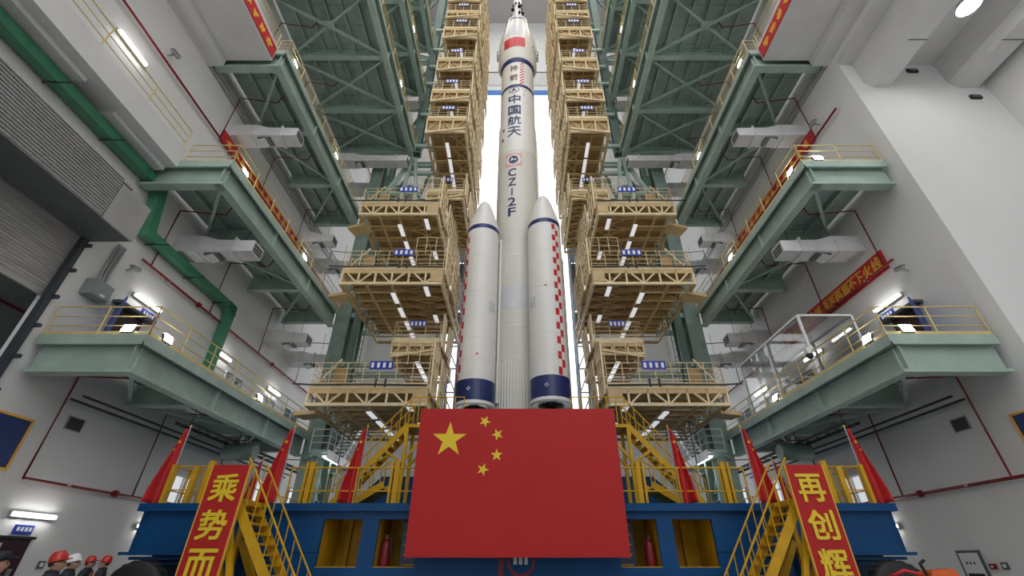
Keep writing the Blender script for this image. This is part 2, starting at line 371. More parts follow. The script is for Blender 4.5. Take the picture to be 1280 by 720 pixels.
# ------------------------------------------------------------------ tower frames behind the galleries
for s in (-1, 1):
    t = thing('tower_frame', 'tall green steel tower frame carrying the service platforms, ' + SIDE[s], 'tower', (s * 12, 27, 0))
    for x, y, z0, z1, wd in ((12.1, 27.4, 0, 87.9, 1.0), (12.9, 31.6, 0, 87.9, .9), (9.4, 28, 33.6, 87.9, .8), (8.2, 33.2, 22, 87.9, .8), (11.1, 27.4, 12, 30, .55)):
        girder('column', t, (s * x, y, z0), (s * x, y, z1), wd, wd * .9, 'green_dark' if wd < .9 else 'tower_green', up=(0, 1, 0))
    zz = [5.2] + [q - .5 for q in LEV] + [57, 65, 73, 81]
    for k in range(len(zz)):
        z = zz[k]
        girder('tie_beam', t, (s * 12.1, 27.4, z), (s * 12.9, 31.6, z), .3, .5, 'green')
        if z > 20:
            girder('tie_beam', t, (s * 12.1, 28, z - .6), (s * 7.6, 28, z - .6), .3, .5, 'green')
            girder('tie_beam', t, (s * 12.9, 31.9, z - .6), (s * 7.6, 33.2, z - .6), .3, .5, 'green')
        if k + 1 < len(zz):
            a, b = ((12.1, 27.7), (12.9, 31.3)) if k % 2 else ((12.9, 31.3), (12.1, 27.7))
            bar('brace', t, (s * a[0], a[1], z + .3), (s * b[0], b[1], zz[k + 1] - .3), .22, .22, 'green')
            if z > 20:
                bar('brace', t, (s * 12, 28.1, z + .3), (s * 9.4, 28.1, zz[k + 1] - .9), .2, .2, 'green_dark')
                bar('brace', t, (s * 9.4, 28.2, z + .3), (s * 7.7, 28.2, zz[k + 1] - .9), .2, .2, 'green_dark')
    for a, b in (((12, 26.9, 25.4), (9.2, 26.9, 31.8)), ((9.6, 26.9, 27.0), (9.3, 26.9, 32)), ((8.2, 27, 25), (9.0, 27, 32)), ((12.4, 27.2, 28), (8.2, 27.2, 28))):
        bar('knee_brace', t, (s * a[0], a[1], a[2]), (s * b[0], b[1], b[2]), .28, .28, 'green')
    for k in range(34):
        z = 6 + k * .55; rod('ladder_rung', t, (s * 10.8, 26.95, z), (s * 10.35, 26.95, z), .04, 'green_dark', 6)
    for x in (10.8, 10.35): bar('ladder_rail', t, (s * x, 26.95, 5), (s * x, 26.95, 25), .06, .06, 'green_dark')
    # grey umbilical mast by the doorway
    t = thing('umbilical_mast', 'slim blue-grey steel mast between tower and doorway, ' + SIDE[s], 'mast', (s * 5.4, 34.5, 3.22))
    for x, y in ((5.0, 34.2), (5.9, 34.2), (5.0, 35.2), (5.9, 35.2)): bar('leg', t, (s * x, y, 3.22), (s * x, y, 31.2), .16, .16, 'steel_blue')
    for k in range(14):
        z = 3.2 + k * 2; bar('lattice', t, (s * 5, 34.2, z), (s * 5.9, 34.2, z + 2), .1, .1, 'steel_blue'); bar('lattice', t, (s * 5, 34.2, z + 2), (s * 5.9, 34.2, z + 2), .1, .1, 'steel_blue')
        bar('lattice', t, (s * 5, 34.2, z + 2), (s * 5, 35.2, z), .1, .1, 'steel_blue')
    for k in range(5): box('cabinet', t, s * 5.05, s * 5.85, 33.85, 34.15, 18 + k * 2.6, 20.3 + k * 2.6, 'steel_blue' if k % 2 else 'grey_dark')
    # white stair flight seen low behind the tower
    t = thing('stair_tower', 'white steel stair with open landing behind the green tower, ' + SIDE[s], 'stairs', (s * 11, 28, 6.9))
    box('landing', t, s * 10.5, s * 11.55, 25.4, 31.3, 6.85, 7.0, 'green'); box('fascia', t, s * 10.45, s * 10.5, 25.4, 31.3, 6.55, 7.0, 'white_paint')
    for x in (10.6, 11.4):
        bar('stringer', t, (s * x, 28.2, 7.0), (s * x, 31.6, 10.6), .06, .28, 'white_paint'); bar('hand_rail', t, (s * x, 28.2, 8.0), (s * x, 31.6, 11.6), .05, .05, 'cable')
    for k in range(14): box('tread', t, s * 10.6, s * 11.4, 28.3 + k * .24, 28.52 + k * .24, 7.2 + k * .255, 7.24 + k * .255, 'grey_dark')
    railing(t, [(s * 11.5, 25.4, 7.0), (s * 10.5, 25.4, 7.0), (s * 10.5, 31.3, 7.0)], spacing=.8, m='white_paint', kick=False)
    for y in (25.8, 30.9): bar('bracket', t, (s * 11.5, y, 6.8), (s * 12.5, y if y > 29 else 27.2, 6.8), .12, .2, 'green')
    tl = thing('tube_lamp', 'white tube lamp under the stair landing, ' + SIDE[s], 'lamp', (s * 10.7, 27, 6.7))
    box('housing', tl, s * 10.52, s * 10.9, 25.8, 28.2, 6.73, 6.85, 'white_paint'); box('tube', tl, s * 10.54, s * 10.88, 25.84, 28.16, 6.68, 6.73, 'lamp_white')

# ------------------------------------------------------------------ beige service platforms round the rocket
NTH = ['first', 'second', 'third', 'fourth']
def tube_light(s, x, y, z, L, label):
    t = thing('tube_light', label, 'lamp', (s * x, y, z), 'tube lights under the beige platforms')
    box('housing', t, s * (x - .14), s * (x + .14), y, y + L, z + .05, z + .13, 'grey_dark')
    box('diffuser', t, s * (x - .13), s * (x + .13), y + .02, y + L - .02, z - .02, z + .05, 'tube_pane_glow')
def platform(s, z, xo, xi, y0, y1, dep, name, flap, wide):
    t = thing('service_platform', '%s beige steel service platform beside the rocket, %s' % (name, SIDE[s]), 'platform', (s * (xo + xi) / 2, (y0 + y1) / 2, z - dep))
    zt, zb = z - .1, z - dep
    X = lambda x: s * x
    nx, ny = (4, 8) if wide else (3, 7)
    xs = [xi + (xo - xi) * k / nx for k in range(nx + 1)]; ys = [y0 + (y1 - y0) * k / ny for k in range(ny + 1)]
    for a in range(nx):
        for b in range(ny): box('deck_panel', t, X(xs[a] + .02), X(xs[a + 1] - .02), ys[b] + .02, ys[b + 1] - .02, zt, zt + .1, 'plywood')
    c = .16
    for zz in (zt, zb):
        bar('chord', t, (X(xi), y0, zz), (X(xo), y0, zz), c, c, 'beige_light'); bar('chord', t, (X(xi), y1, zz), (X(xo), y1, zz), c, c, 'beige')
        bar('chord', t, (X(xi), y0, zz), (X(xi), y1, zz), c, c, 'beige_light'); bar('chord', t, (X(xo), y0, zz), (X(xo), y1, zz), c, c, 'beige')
    nb = 6 if wide else 3; dm = 'beige_light' if wide else 'beige'
    for k in range(nb + 1):
        x = xi + (xo - xi) * k / nb; bar('strut', t, (X(x), y0, zb), (X(x), y0, zt), .1, .1, 'beige_light', up=(0, 1, 0))
        if k < nb:
            x2 = xi + (xo - xi) * (k + 1) / nb
            bar('strut', t, (X(x), y0, zb if k % 2 else zt), (X(x2), y0 + (0 if wide else .08), zt if k % 2 else zb), .09 if wide else .06, .09 if wide else .06, dm)
    for k in range(ny + 1):
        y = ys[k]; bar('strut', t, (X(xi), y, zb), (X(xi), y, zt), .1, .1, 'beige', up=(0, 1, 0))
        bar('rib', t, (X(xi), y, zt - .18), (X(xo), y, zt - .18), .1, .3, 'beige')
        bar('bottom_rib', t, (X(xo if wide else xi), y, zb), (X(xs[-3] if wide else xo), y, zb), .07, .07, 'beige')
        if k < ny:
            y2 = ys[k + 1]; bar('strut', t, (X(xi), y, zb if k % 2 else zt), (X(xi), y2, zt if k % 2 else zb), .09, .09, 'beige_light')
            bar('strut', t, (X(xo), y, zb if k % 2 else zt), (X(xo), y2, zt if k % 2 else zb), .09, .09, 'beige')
            m1 = xi + (xo - xi) * .45
            bar('brace', t, (X(xi + .1), y, zt - .25), (X(m1), y2, zt - .25), .07, .07, 'beige'); bar('brace', t, (X(m1), y, zt - .3), (X(xi + .1), y2, zt - .3), .07, .07, 'beige')
    for k in range(1, nx): bar('stringer', t, (X(xs[k]), y0, zb if (wide and k >= nx - 2) else zt - .2), (X(xs[k]), y1, zb if (wide and k >= nx - 2) else zt - .2), .12, .14, 'beige')
    if not wide:
        box('front_sheet', t, X(xi + .1), X(xo - .1), y0 + .12, y0 + .16, zb, zt, 'plywood')
        bar('tie', t, (X(xo), y0 - .15, zb - .25), (X(xi), y0 - .15, zb + .25), .12, .12, 'beige_light')
    else:
        bx = xi + .7; bar('bracket_plate', t, (X(xi), y0 - .05, (zt + zb) / 2), (X(bx), y0 - .05, (zt + zb) / 2), .06, dep * .7, 'beige')
        bar('outrigger', t, (X(xo - .3), y0 + 1.2, zb - .12), (X(xo + 1.0), y0 + 1.6, zb - .12), .9, .2, 'beige')
        tube('cable', t, [(X(xo + .9), y0 - .08, zt + .18), (X(xo), y0 - .14, zt + .1), (X((xo + xi) / 2), y0 - .14, zt + .12), (X(xi), y0 - .14, zt + .08)], .045, 'cable', 6)
    for q in (y1 - .1, 27.4): bar('support_arm', t, (X(xo - .1), q, zt - .3), (X(12.1 if wide or z < 30 else 9.4), q, zt - .3), .25, .35, 'green')
    hz = 1.25
    railing(t, [(X(xo), y0 + 1.5, z), (X(xo), y0, z), (X(xi), y0, z)], h=hz, spacing=.85, d=.05, m='beige_light', rails=(1, .75, .5, .25))
    if wide:
        railing(t, [(X(xi + .05), y0 + .3, z + 1.25), (X(xi + 1.9), y0 + .3, z + 1.25)], h=1.3, spacing=.62, d=.05, m='beige_light', rails=(1, .5), kick=False)
        box('cabinet', t, X(xo - .9), X(xo - 1.5), y0 + .35, y0 + .75, z, z + 1.1, 'plywood')
        bar('brace', t, (X(xo - .2), y0 + .1, z), (X(xo - 1.3), y0 + .1, z + 1.5), .08, .08, 'beige_light')
        for q in (2.2, 2.7): rod('valve_post', t, (X(xi + q), y0 - .05, z - .1), (X(xi + q), y0 - .05, z + .35), .12, 'cable')
    sx = xi + (xo - xi) * (.42 if wide else .5)
    sw = .62 if wide else .5
    sg = box('sign', t, X(sx - sw), X(sx + sw), y0 - .09, y0 - .06, z + .86 if wide else z + .9, z + 1.32, 'sign_blue'); sg['label'] = 'blue sign plate'
    for k in range(4):
        q = sx - sw * .75 + k * sw * .5
        box('sign_mark', t, X(q - .07), X(q + .07), y0 - .10, y0 - .09, z + .95, z + 1.23, 'white_paint')
    # stowed flap panels standing along the rocket side
    nf = 4
    for k in range(2 if name == 'lowest' else 3 if name in ('third', 'small second') else nf):
        ya = y0 + .2 + (y1 - y0 - .3) * k / nf; yb = ya + (y1 - y0 - .3) / nf - .25
        z0, z1, x = z - .35, z + flap * (1 if k % 2 == 0 else .8), xi - .12 - .1 * (k % 2)
        lean = .22 * (k % 3)
        xa, xb = x, x - lean * .4
        bar('flap_panel', t, (X(xa + .05), (ya + yb) / 2, z0), (X(xb + .05), (ya + yb) / 2, z1), yb - ya, .04, 'flap', up=(1, 0, 0))
        for f in (.33, .66): bar('flap_rib', t, (X(xa - .02), ya + (yb - ya) * f, z0), (X(xb - .02), ya + (yb - ya) * f, z1), .07, .1, 'beige_light', up=(0, 1, 0))
        for y in (ya, yb): bar('flap_frame', t, (X(xa), y, z0), (X(xb), y, z1), .1, .1, 'beige_light', up=(0, 1, 0))
        for f in (0, .33, .66, 1): bar('flap_frame', t, (X(xa + (xb - xa) * f), ya, z0 + (z1 - z0) * f), (X(xa + (xb - xa) * f), yb, z0 + (z1 - z0) * f), .09, .09, 'beige_light')
    lab = '%s beige platform, %s' % (name, SIDE[s])
    if wide:
        for k in range(4): tube_light(s, xs[2] + .1, y0 + .9 + k * 1.85, zb - .12, 1.25, '%s tube light from the front railing, middle row, %s' % (NTH[k], lab))
        for k in range(2): tube_light(s, xs[1] - .4, y0 + .7 + k * 3.6, zb + .2, 1.1, '%s tube light from the front railing, rocket row, %s' % (NTH[k], lab))
    else:
        for k in range(4): tube_light(s, xs[1] + .5, y0 + .9 + k * (y1 - y0) / 6, zb - .15, 1.45 if y1 - y0 > 8 else 1.0, '%s tube light from the front railing, %s' % (NTH[k], lab))
    return t
PLAT = [(9.45, 10.7, 4.65, 22, 29.4, 1.0, 'lowest', 2.7, True), (13.2, 7.6, 4.75, 24.5, 29.4, .9, 'small second', 1.9, False),
        (16.85, 10.5, 4.5, 22, 30.2, 1.15, 'third', 2.4, True), (22.2, 10.4, 5.3, 22, 31.8, 1.1, 'fourth', 2.6, True), (26.2, 7.0, 4.2, 25, 31.8, .9, 'fifth', 2.0, False),
        (31.0, 6.95, 3.95, 22, 31.8, 1.7, 'sixth', 2.0, False), (34.5, 6.95, 3.9, 22, 31.8, 1.4, 'seventh', 2.8, False), (39.0, 6.9, 3.85, 22, 31.8, 1.7, 'eighth', 2.8, False),
        (44.0, 6.8, 3.75, 22, 31.8, 1.7, 'ninth', 1.75, False), (47.0, 6.8, 3.75, 22, 31.8, 1.2, 'tenth', 1.8, False), (50.2, 6.8, 3.75, 22, 31.8, 1.3, 'eleventh', 2.5, False), (54.2, 6.8, 3.75, 22, 31.8, 1.5, 'twelfth', 2.5, False)]
for s in (-1, 1):
    for z, xo, xi, y0, y1, dep, nm, fl, wide in PLAT: platform(s, z, xo, xi, y0, y1, dep, nm, fl, wide)

# ------------------------------------------------------------------ the rocket
RX, RY = 0.0, 26.5
def wrap(name, p, me_src, cx, cy, r, th0, z0, sx, sy, m, step=.12, lift=.012, profile=None):
    bm = bmesh.new(); bm.from_mesh(me_src)
    for v in bm.verts: v.co.x *= sx; v.co.y *= sy
    x0, x1 = min(v.co.x for v in bm.verts), max(v.co.x for v in bm.verts)
    k = x0 + step
    while k < x1:
        bmesh.ops.bisect_plane(bm, geom=bm.verts[:] + bm.edges[:] + bm.faces[:], plane_co=(k, 0, 0), plane_no=(1, 0, 0)); k += step
    for v in bm.verts:
        z = z0 + v.co.y; rr = (profile(z) if profile else r) + lift + max(0, v.co.z)
        a = th0 + v.co.x / r
        v.co = (cx + rr * math.sin(a), cy - rr * math.cos(a), z)
    me = bpy.data.meshes.new(name); bm.to_mesh(me); bm.free(); me.materials.clear(); me.materials.append(MATS[m])
    return add(name, me, p, Matrix())
def flat_poly(poly):
    return mesh_from('patch', [(x, y, 0) for x, y in poly], [tuple(range(len(poly)))], None)
def ring_poly(R, r, n=32):
    v = [(R * math.cos(2 * PI * i / n), R * math.sin(2 * PI * i / n), 0) for i in range(n)] + [(r * math.cos(2 * PI * i / n), r * math.sin(2 * PI * i / n), 0) for i in range(n)]
    return mesh_from('ring', v, [(i, (i + 1) % n, n + (i + 1) % n, n + i) for i in range(n)], None)
def checker(name, p, cx, cy, r, th, z0, z1, rows, wd, lift=.012):
    v, f, mi = [], [], []
    for j in range(rows + 1):
        for i in range(3):
            a = th + (i - 1) * wd / r; v.append((cx + (r + lift) * math.sin(a), cy - (r + lift) * math.cos(a), z0 + (z1 - z0) * j / rows))
    for j in range(rows):
        for i in range(2): f.append((j * 3 + i, j * 3 + i + 1, (j + 1) * 3 + i + 1, (j + 1) * 3 + i)); mi.append((i + j) % 2)
    me = mesh_from(name, v, f, 'check_red'); me.materials.append(MATS['rocket_white'])
    for q, k in zip(me.polygons, mi): q.material_index = k
    return add(name, me, p, Matrix())
rk = thing('rocket', 'tall white carrier rocket with four side boosters and blue lettering', 'rocket', (RX, RY, 8.6))
c = (RX, RY, 0)
lathe('first_stage', rk, [(0, 8.8), (1.6, 8.8), (1.675, 9.0), (1.675, 30.6), (1.70, 30.65), (1.70, 30.8), (1.675, 30.85), (1.675, 31.0)], 'rocket_cream', c, 64)
lathe('second_stage', rk, [(1.675, 31.0), (1.675, 34.6), (1.60, 35.1), (1.60, 44.0)], 'rocket_white', c, 64)
lathe('fairing', rk, [(1.6, 43.7), (1.62, 43.9), (1.95, 44.6), (1.95, 47.6), (1.9, 48.6), (1.30, 52.4), (1.25, 52.9), (1.0, 53.2)], 'rocket_cream', c, 64)
FAIR = lambda z: 1.95 if z < 47.6 else (1.95 - .05 * (z - 47.6) if z < 48.6 else 1.9 - .6 * (z - 48.6) / 3.8)
lathe('band', rk, [(1.607, 39.35), (1.615, 39.35), (1.615, 39.75), (1.607, 39.75)], 'navy', c, 64)
lathe('band', rk, [(1.615, 43.35), (1.635, 43.4), (1.72, 43.95), (1.70, 43.98)], 'navy', c, 64)
lathe('band', rk, [(1.36, 52.1), (1.375, 52.1), (1.33, 52.38), (1.3, 52.4)], 'navy', c, 64)
lathe('band', rk, [(1.677, 15.7), (1.683, 15.7), (1.683, 17.5), (1.677, 17.5)], 'rocket_grey', c, 64)
for z in (12.2, 14.4, 19.9, 22.6, 26.2): lathe('seam_ring', rk, [(1.676, z), (1.688, z + .02), (1.676, z + .06)], 'rocket_white', c, 64)
for k in range(56):
    a = 2 * PI * k / 56; x, y = RX + 1.685 * math.cos(a), RY + 1.685 * math.sin(a)
    bar('stringer', rk, (x, y, 9.0), (x, y, 12.1), .05, .05, 'rocket_cream', up=(-y, x, 0))
for k in range(4):
    a = PI / 4 + k * PI / 2; x, y = RX + .75 * math.cos(a), RY + .75 * math.sin(a)
    lathe('engine_bell', rk, [(.25, 8.9), (.3, 8.5), (.5, 7.9), (.47, 7.9), (.2, 8.9)], 'engine', (x, y, 0), 24)
# escape tower on the fairing
et = lathe('escape_tower', rk, [(1.0, 53.2), (.95, 53.3), (.42, 54.8), (.40, 57.2), (.48, 57.4), (.48, 58.2), (.30, 59.0), (.28, 61.0), (.36, 61.2), (.36, 61.8), (.1, 62.6), (0, 62.7)], 'rocket_white', c, 32)
for z, r0, nn, rr in ((55.0, .62, 4, .16), (56.4, .6, 4, .2), (57.3, .52, 8, .11)):
    for k in range(nn):
        a = .35 + 2 * PI * k / nn; x, y = RX + r0 * math.cos(a), RY + r0 * math.sin(a)
        lathe('nozzle', et, [(0, z + .12), (rr * .6, z + .1), (rr, z - .22), (rr * .7, z - .2), (0, z)], 'engine', (x, y, 0), 12)
for a in (0, PI / 2, PI, 1.5 * PI):
    for k in range(3):
        b = a + .5; bar('strut', et, (RX + .9 * math.cos(b), RY + .9 * math.sin(b), 53.3), (RX + .5 * math.cos(b + .3), RY + .5 * math.sin(b + .3), 55.4), .07, .07, 'rocket_white')
        break
# grid fins and vents of the fairing
for s in (-1, 1):
    box('grid_fin', rk, s * 2.0, s * 2.12, RY - 1.1, RY - .1, 46.0, 48.2, 'rocket_cream')
    for k in range(3): box('fin_hinge', rk, s * 1.93, s * 2.14, RY - 1.0 + k * .35, RY - .85 + k * .35, 45.7, 46.0, 'steel')
for th, z, r in ((-.95, 50.3, .16), (-1.12, 48.9, .16), (.9, 46.6, .1), (1.0, 46.1, .1)):
    rr = FAIR(z) + .02; wrap('vent', rk, flat_poly([(r * math.cos(2 * PI * i / 16), r * 1.2 * math.sin(2 * PI * i / 16)) for i in range(16)]), RX, RY, rr, th, z, 1, 1, 'black', profile=FAIR, lift=.03)
sq = flat_poly([(-.5, -.5), (.5, -.5), (.5, .5), (-.5, .5)])
o = wrap('flag_patch', rk, sq, RX, RY, 1.95, -.18, 46.35, 2.25, 1.65, 'check_red', lift=.02); o['label'] = 'red flag panel on the fairing'
def panel_mesh(h, n=8):
    v = [(x, -h / 2 + h * i / n, 0) for i in range(n + 1) for x in (-.5, .5)]
    return mesh_from('patch', v, [(2 * i, 2 * i + 1, 2 * i + 3, 2 * i + 2) for i in range(n)], None)
wrap('grey_panel', rk, panel_mesh(2.3), RX, RY, 1.8, -.22, 48.85, 1.45, 1, 'rocket_grey', lift=.02, profile=FAIR)
# lettering
def gl(ch, z, wd, ht, th, r=1.6, m='navy', off=.012):
    me, gw, gh = GLY[(ch, off)]
    sy = ht / gh if ht else wd / gw
    wrap('lettering', rk, me, RX, RY, r, th, z, wd / gw, sy, m)
for ch, z, wd, ht in (('中', 37.55, 1.12, 1.25), ('国', 35.98, 1.15, 1.22), ('航', 34.45, 1.2, 1.2), ('天', 33.0, 1.2, 1.2)): gl(ch, z, wd, ht, -.18, 1.62 if z > 35 else 1.675)
for ch, z, wd, ht in (('C', 28.05, .68, .85), ('Z', 27.0, .66, .82), ('|', 25.95, .1, .75), ('2', 24.92, .64, .85), ('F', 23.9, .58, .82)): gl(ch, z, wd, ht, -.26, 1.675)
gl('神', 42.35, .75, 1.0, -.24, 1.6, 'brown'); gl('箭', 40.85, .8, .95, -.24, 1.6, 'brown')
wrap('emblem_ring', rk, ring_poly(.5, .43), RX, RY, 1.6, -.22, 38.9, 1, .85, 'navy')
wrap('emblem_arrow', rk, flat_poly([(-.3, -.3), (0, -.08), (.3, -.3), (0, .36)]), RX, RY, 1.6, -.22, 38.9, 1, 1, 'navy')
wrap('emblem_panel', rk, sq, RX, RY, 1.675, -.21, 29.5, 1.42, 1.5, 'pink', lift=.006)
wrap('emblem_oval', rk, flat_poly([(.62 * math.cos(2 * PI * i / 24), .6 * math.sin(2 * PI * i / 24)) for i in range(24)]), RX, RY, 1.675, -.21, 29.5, 1, 1, 'rocket_white', lift=.012)
wrap('emblem_disc', rk, flat_poly([(.4 * math.cos(2 * PI * i / 24), .46 * math.sin(2 * PI * i / 24)) for i in range(24)]), RX, RY, 1.675, -.2, 29.5, 1, 1, 'navy', lift=.02)
wrap('emblem_swoosh', rk, flat_poly([(-.3, -.16), (.0, -.02), (.16, -.1), (.3, .1), (.1, .02), (-.05, .08), (-.12, .3), (-.2, .02)]), RX, RY, 1.675, -.2, 29.5, 1, 1, 'white_paint', lift=.028)
checker('checker_stripe', rk, RX, RY, 1.6, .26, 39.8, 43.3, 16, .2)
for th, z in ((-.85, 32.4), (-.8, 33.6)): wrap('port', rk, sq, RX, RY, 1.675, th, z, .22, .35, 'navy')
for th, z in ((.5, 39.0), (.36, 38.2)): wrap('port', rk, sq, RX, RY, 1.6, th, z, .12, .12, 'brown')
bar('cable_duct', rk, (-1.2, RY - 1.3, 9.5), (-1.2, RY - 1.3, 21.5), .16, .14, 'rocket_cream', up=(0, 1, 0))
bar('cable_duct', rk, (1.66, RY - .55, 12), (1.66, RY - .55, 33), .12, .12, 'rocket_cream', up=(0, 1, 0))
# boosters
BO = [(1.84, -2.44, .62), (-2.44, -1.84, -1.05), (2.44, 1.84, .9), (-1.84, 2.44, -.9)]
for bx, by, th in BO:
    b = lathe('booster', rk, [(1.125, 9.1), (1.125, 21.5), (1.1, 21.9), (.98, 22.4), (.62, 23.7), (.42, 24.25), (.22, 24.55), (0, 24.65)], 'rocket_white', (RX + bx, RY + by, 0), 48)
    cx, cy = RX + bx, RY + by; cc = (cx, cy, 0)
    lathe('band', b, [(1.125, 21.3), (1.133, 21.3), (1.133, 21.62), (1.12, 21.66)], 'navy', cc, 48)
    lathe('band', b, [(1.125, 9.22), (1.134, 9.22), (1.134, 10.42), (1.125, 10.42)], 'navy', cc, 48)
    lathe('tail_ring', b, [(1.13, 9.22), (1.14, 9.05), (1.06, 8.96), (.72, 9.0), (.70, 9.12)], 'rocket_white', cc, 48)
    lathe('tail_recess', b, [(.71, 9.06), (.66, 9.06), (.64, 9.3), (0, 9.3)], 'brown_light', cc, 32)
    lathe('engine_bell', b, [(.2, 9.4), (.3, 9.15), (.24, 8.95), (.46, 8.4), (.52, 7.9), (.48, 7.9), (.16, 9.0)], 'engine', cc, 24)
    for k in range(4):
        a = k * PI / 2 + .4; bar('engine_strut', b, (cx + .34 * math.cos(a), cy + .34 * math.sin(a), 9.5), (cx + .2 * math.cos(a + .3), cy + .2 * math.sin(a + .3), 8.7), .06, .06, 'engine')
    checker('checker_stripe', b, cx, cy, 1.125, th, 10.45, 21.2, 23, .25)
    for z in (11.6, 13.0, 16.2, 18.9): lathe('seam_ring', b, [(1.125, z), (1.135, z + .02), (1.125, z + .05)], 'rocket_cream', cc, 48)
    ti = -.25 if bx > 0 else .25
    wrap('red_dot', b, flat_poly([(.07 * math.cos(2 * PI * i / 16), .07 * math.sin(2 * PI * i / 16)) for i in range(16)]), cx, cy, 1.125, ti * .4, 16.2 if bx > 0 else 11.9, 1, 1, 'check_red')
    wrap('access_cover', b, sq, cx, cy, 1.125, -.95 if bx > 0 else .85, 15.2, .5, .75, 'rocket_grey', lift=.03)
    wrap('marking', b, ring_poly(.12, .08, 4), cx, cy, 1.125, -.25, 9.85, 1, 1, 'white_paint', lift=.02)
    d = Vector((-bx, -by, 0)).normalized()
    for q in (-.35, .35):
        e = Vector((-d.y, d.x, 0)) * q
        bar('attach_strut', b, (cx + d.x * 1.05 + e.x, cy + d.y * 1.05 + e.y, 21.2), (cx + d.x * 1.45 + e.x * .5, cy + d.y * 1.45 + e.y * .5, 20.9), .08, .08, 'steel')

# ------------------------------------------------------------------ mobile launch platform (blue)
lp = thing('launch_platform', 'huge blue steel launch platform carrying the rocket', 'launch platform', (0, 26.5, 0))
HX, F0, F1 = 11.6, 15.3, 37.7
ZT = 3.22
box('deck', lp, -HX, HX, F0, F1, ZT - .14, ZT, 'blue')
box('deck_lip', lp, -HX - .12, HX + .12, F0 - .16, F0 + .1, ZT - .2, ZT + .02, 'blue')
op = [(-5.96, -4.75), (-4.26, -3.05), (3.05, 4.26), (4.75, 5.96)]
cuts = [-HX] + [v for a in op for v in a] + [HX]
for k in range(0, len(cuts), 2):
    a, b = cuts[k], cuts[k + 1]; box('front_plate', lp, a, b, F0, F0 + .12, 1.94 if abs(a) > 7 or abs(b) > 7 else .6, ZT - .14, 'blue')
for s in (-1, 1): box('front_plate', lp, s * 5.96, s * 8.6, F0 + .02, F0 + .14, .6, 1.94, 'blue')
for a, b in op:
    box('lintel_plate', lp, a, b, F0, F0 + .12, 2.81, ZT - .14, 'blue'); box('sill_plate', lp, a, b, F0, F0 + .12, .6, 1.55, 'blue')
    box('opening_frame', lp, a - .0, b, F0 + .01, F0 + .5, 1.5, 1.57, 'yellow')
    box('chamber_wall', lp, a - .1, b + .1, F0 + 1.6, F0 + 1.7, 1.3, 3.1, 'yellow'); 
    for x in (a - .03, b + .03): box('chamber_side', lp, x - .03, x + .03, F0 + .12, F0 + 1.6, 1.3, 3.1, 'yellow')
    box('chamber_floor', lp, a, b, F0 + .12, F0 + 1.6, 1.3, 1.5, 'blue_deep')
    for x in (a + .3, (a + b) / 2 + .1): box('chamber_rib', lp, x, x + .12, F0 + 1.45, F0 + 1.6, 1.5, 3.05, 'yellow')
    if abs(a + b) < 8:
        xx = a + .25 if a > 0 else b - .25
        for k in range(5): box('ladder_rung', lp, xx - .25, xx + .25, F0 + .62, F0 + .66, 1.6 + k * .27, 1.63 + k * .27, 'yellow')
        box('ladder_side', lp, xx - .35, xx + .35, F0 + .68, F0 + .72, 1.5, 3.0, 'blue_deep')
for s in (-1, 1):
    for k, (zz, yy) in enumerate(((1.94, -.05), (1.82, .1), (1.7, .25))):
        box('bottom_flange', lp, s * 7, s * (HX + .25 - k * .25), F0 + yy, F0 + yy + .5, zz - .08, zz, 'blue')
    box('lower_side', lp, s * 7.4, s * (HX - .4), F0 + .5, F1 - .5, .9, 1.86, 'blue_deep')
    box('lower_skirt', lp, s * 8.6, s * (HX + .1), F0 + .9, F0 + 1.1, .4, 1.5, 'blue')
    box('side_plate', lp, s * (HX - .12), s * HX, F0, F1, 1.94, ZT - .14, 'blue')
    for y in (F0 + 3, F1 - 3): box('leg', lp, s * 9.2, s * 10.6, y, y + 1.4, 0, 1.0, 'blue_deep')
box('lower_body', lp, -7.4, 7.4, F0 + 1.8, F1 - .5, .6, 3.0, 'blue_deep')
box('upper_tier', lp, -5.6, 5.6, 19.6, 33.4, ZT, 4.7, 'blue')
for s in (-1, 1):
    M = Matrix(((1, 0, 0, 0), (0, 0, -1, 33.4), (0, 1, 0, 0), (0, 0, 0, 1)))
    prism('tier_slope', lp, [(s * 5.6, ZT), (s * 7.2, ZT), (s * 5.6, 4.7)][::s], M, 13.8, 'blue')
box('launch_table', lp, -3.8, 3.8, 22.6, 30.4, 4.7, 6.6, 'green_dark')
for k in range(8):
    a = k * PI / 4 + PI / 8; bar('hold_down_arm', lp, (RX + 3.1 * math.cos(a), RY + 3.1 * math.sin(a), 6.5), (RX + 1.6 * math.cos(a), RY + 1.6 * math.sin(a), 8.85), .35, .35, 'green_dark')
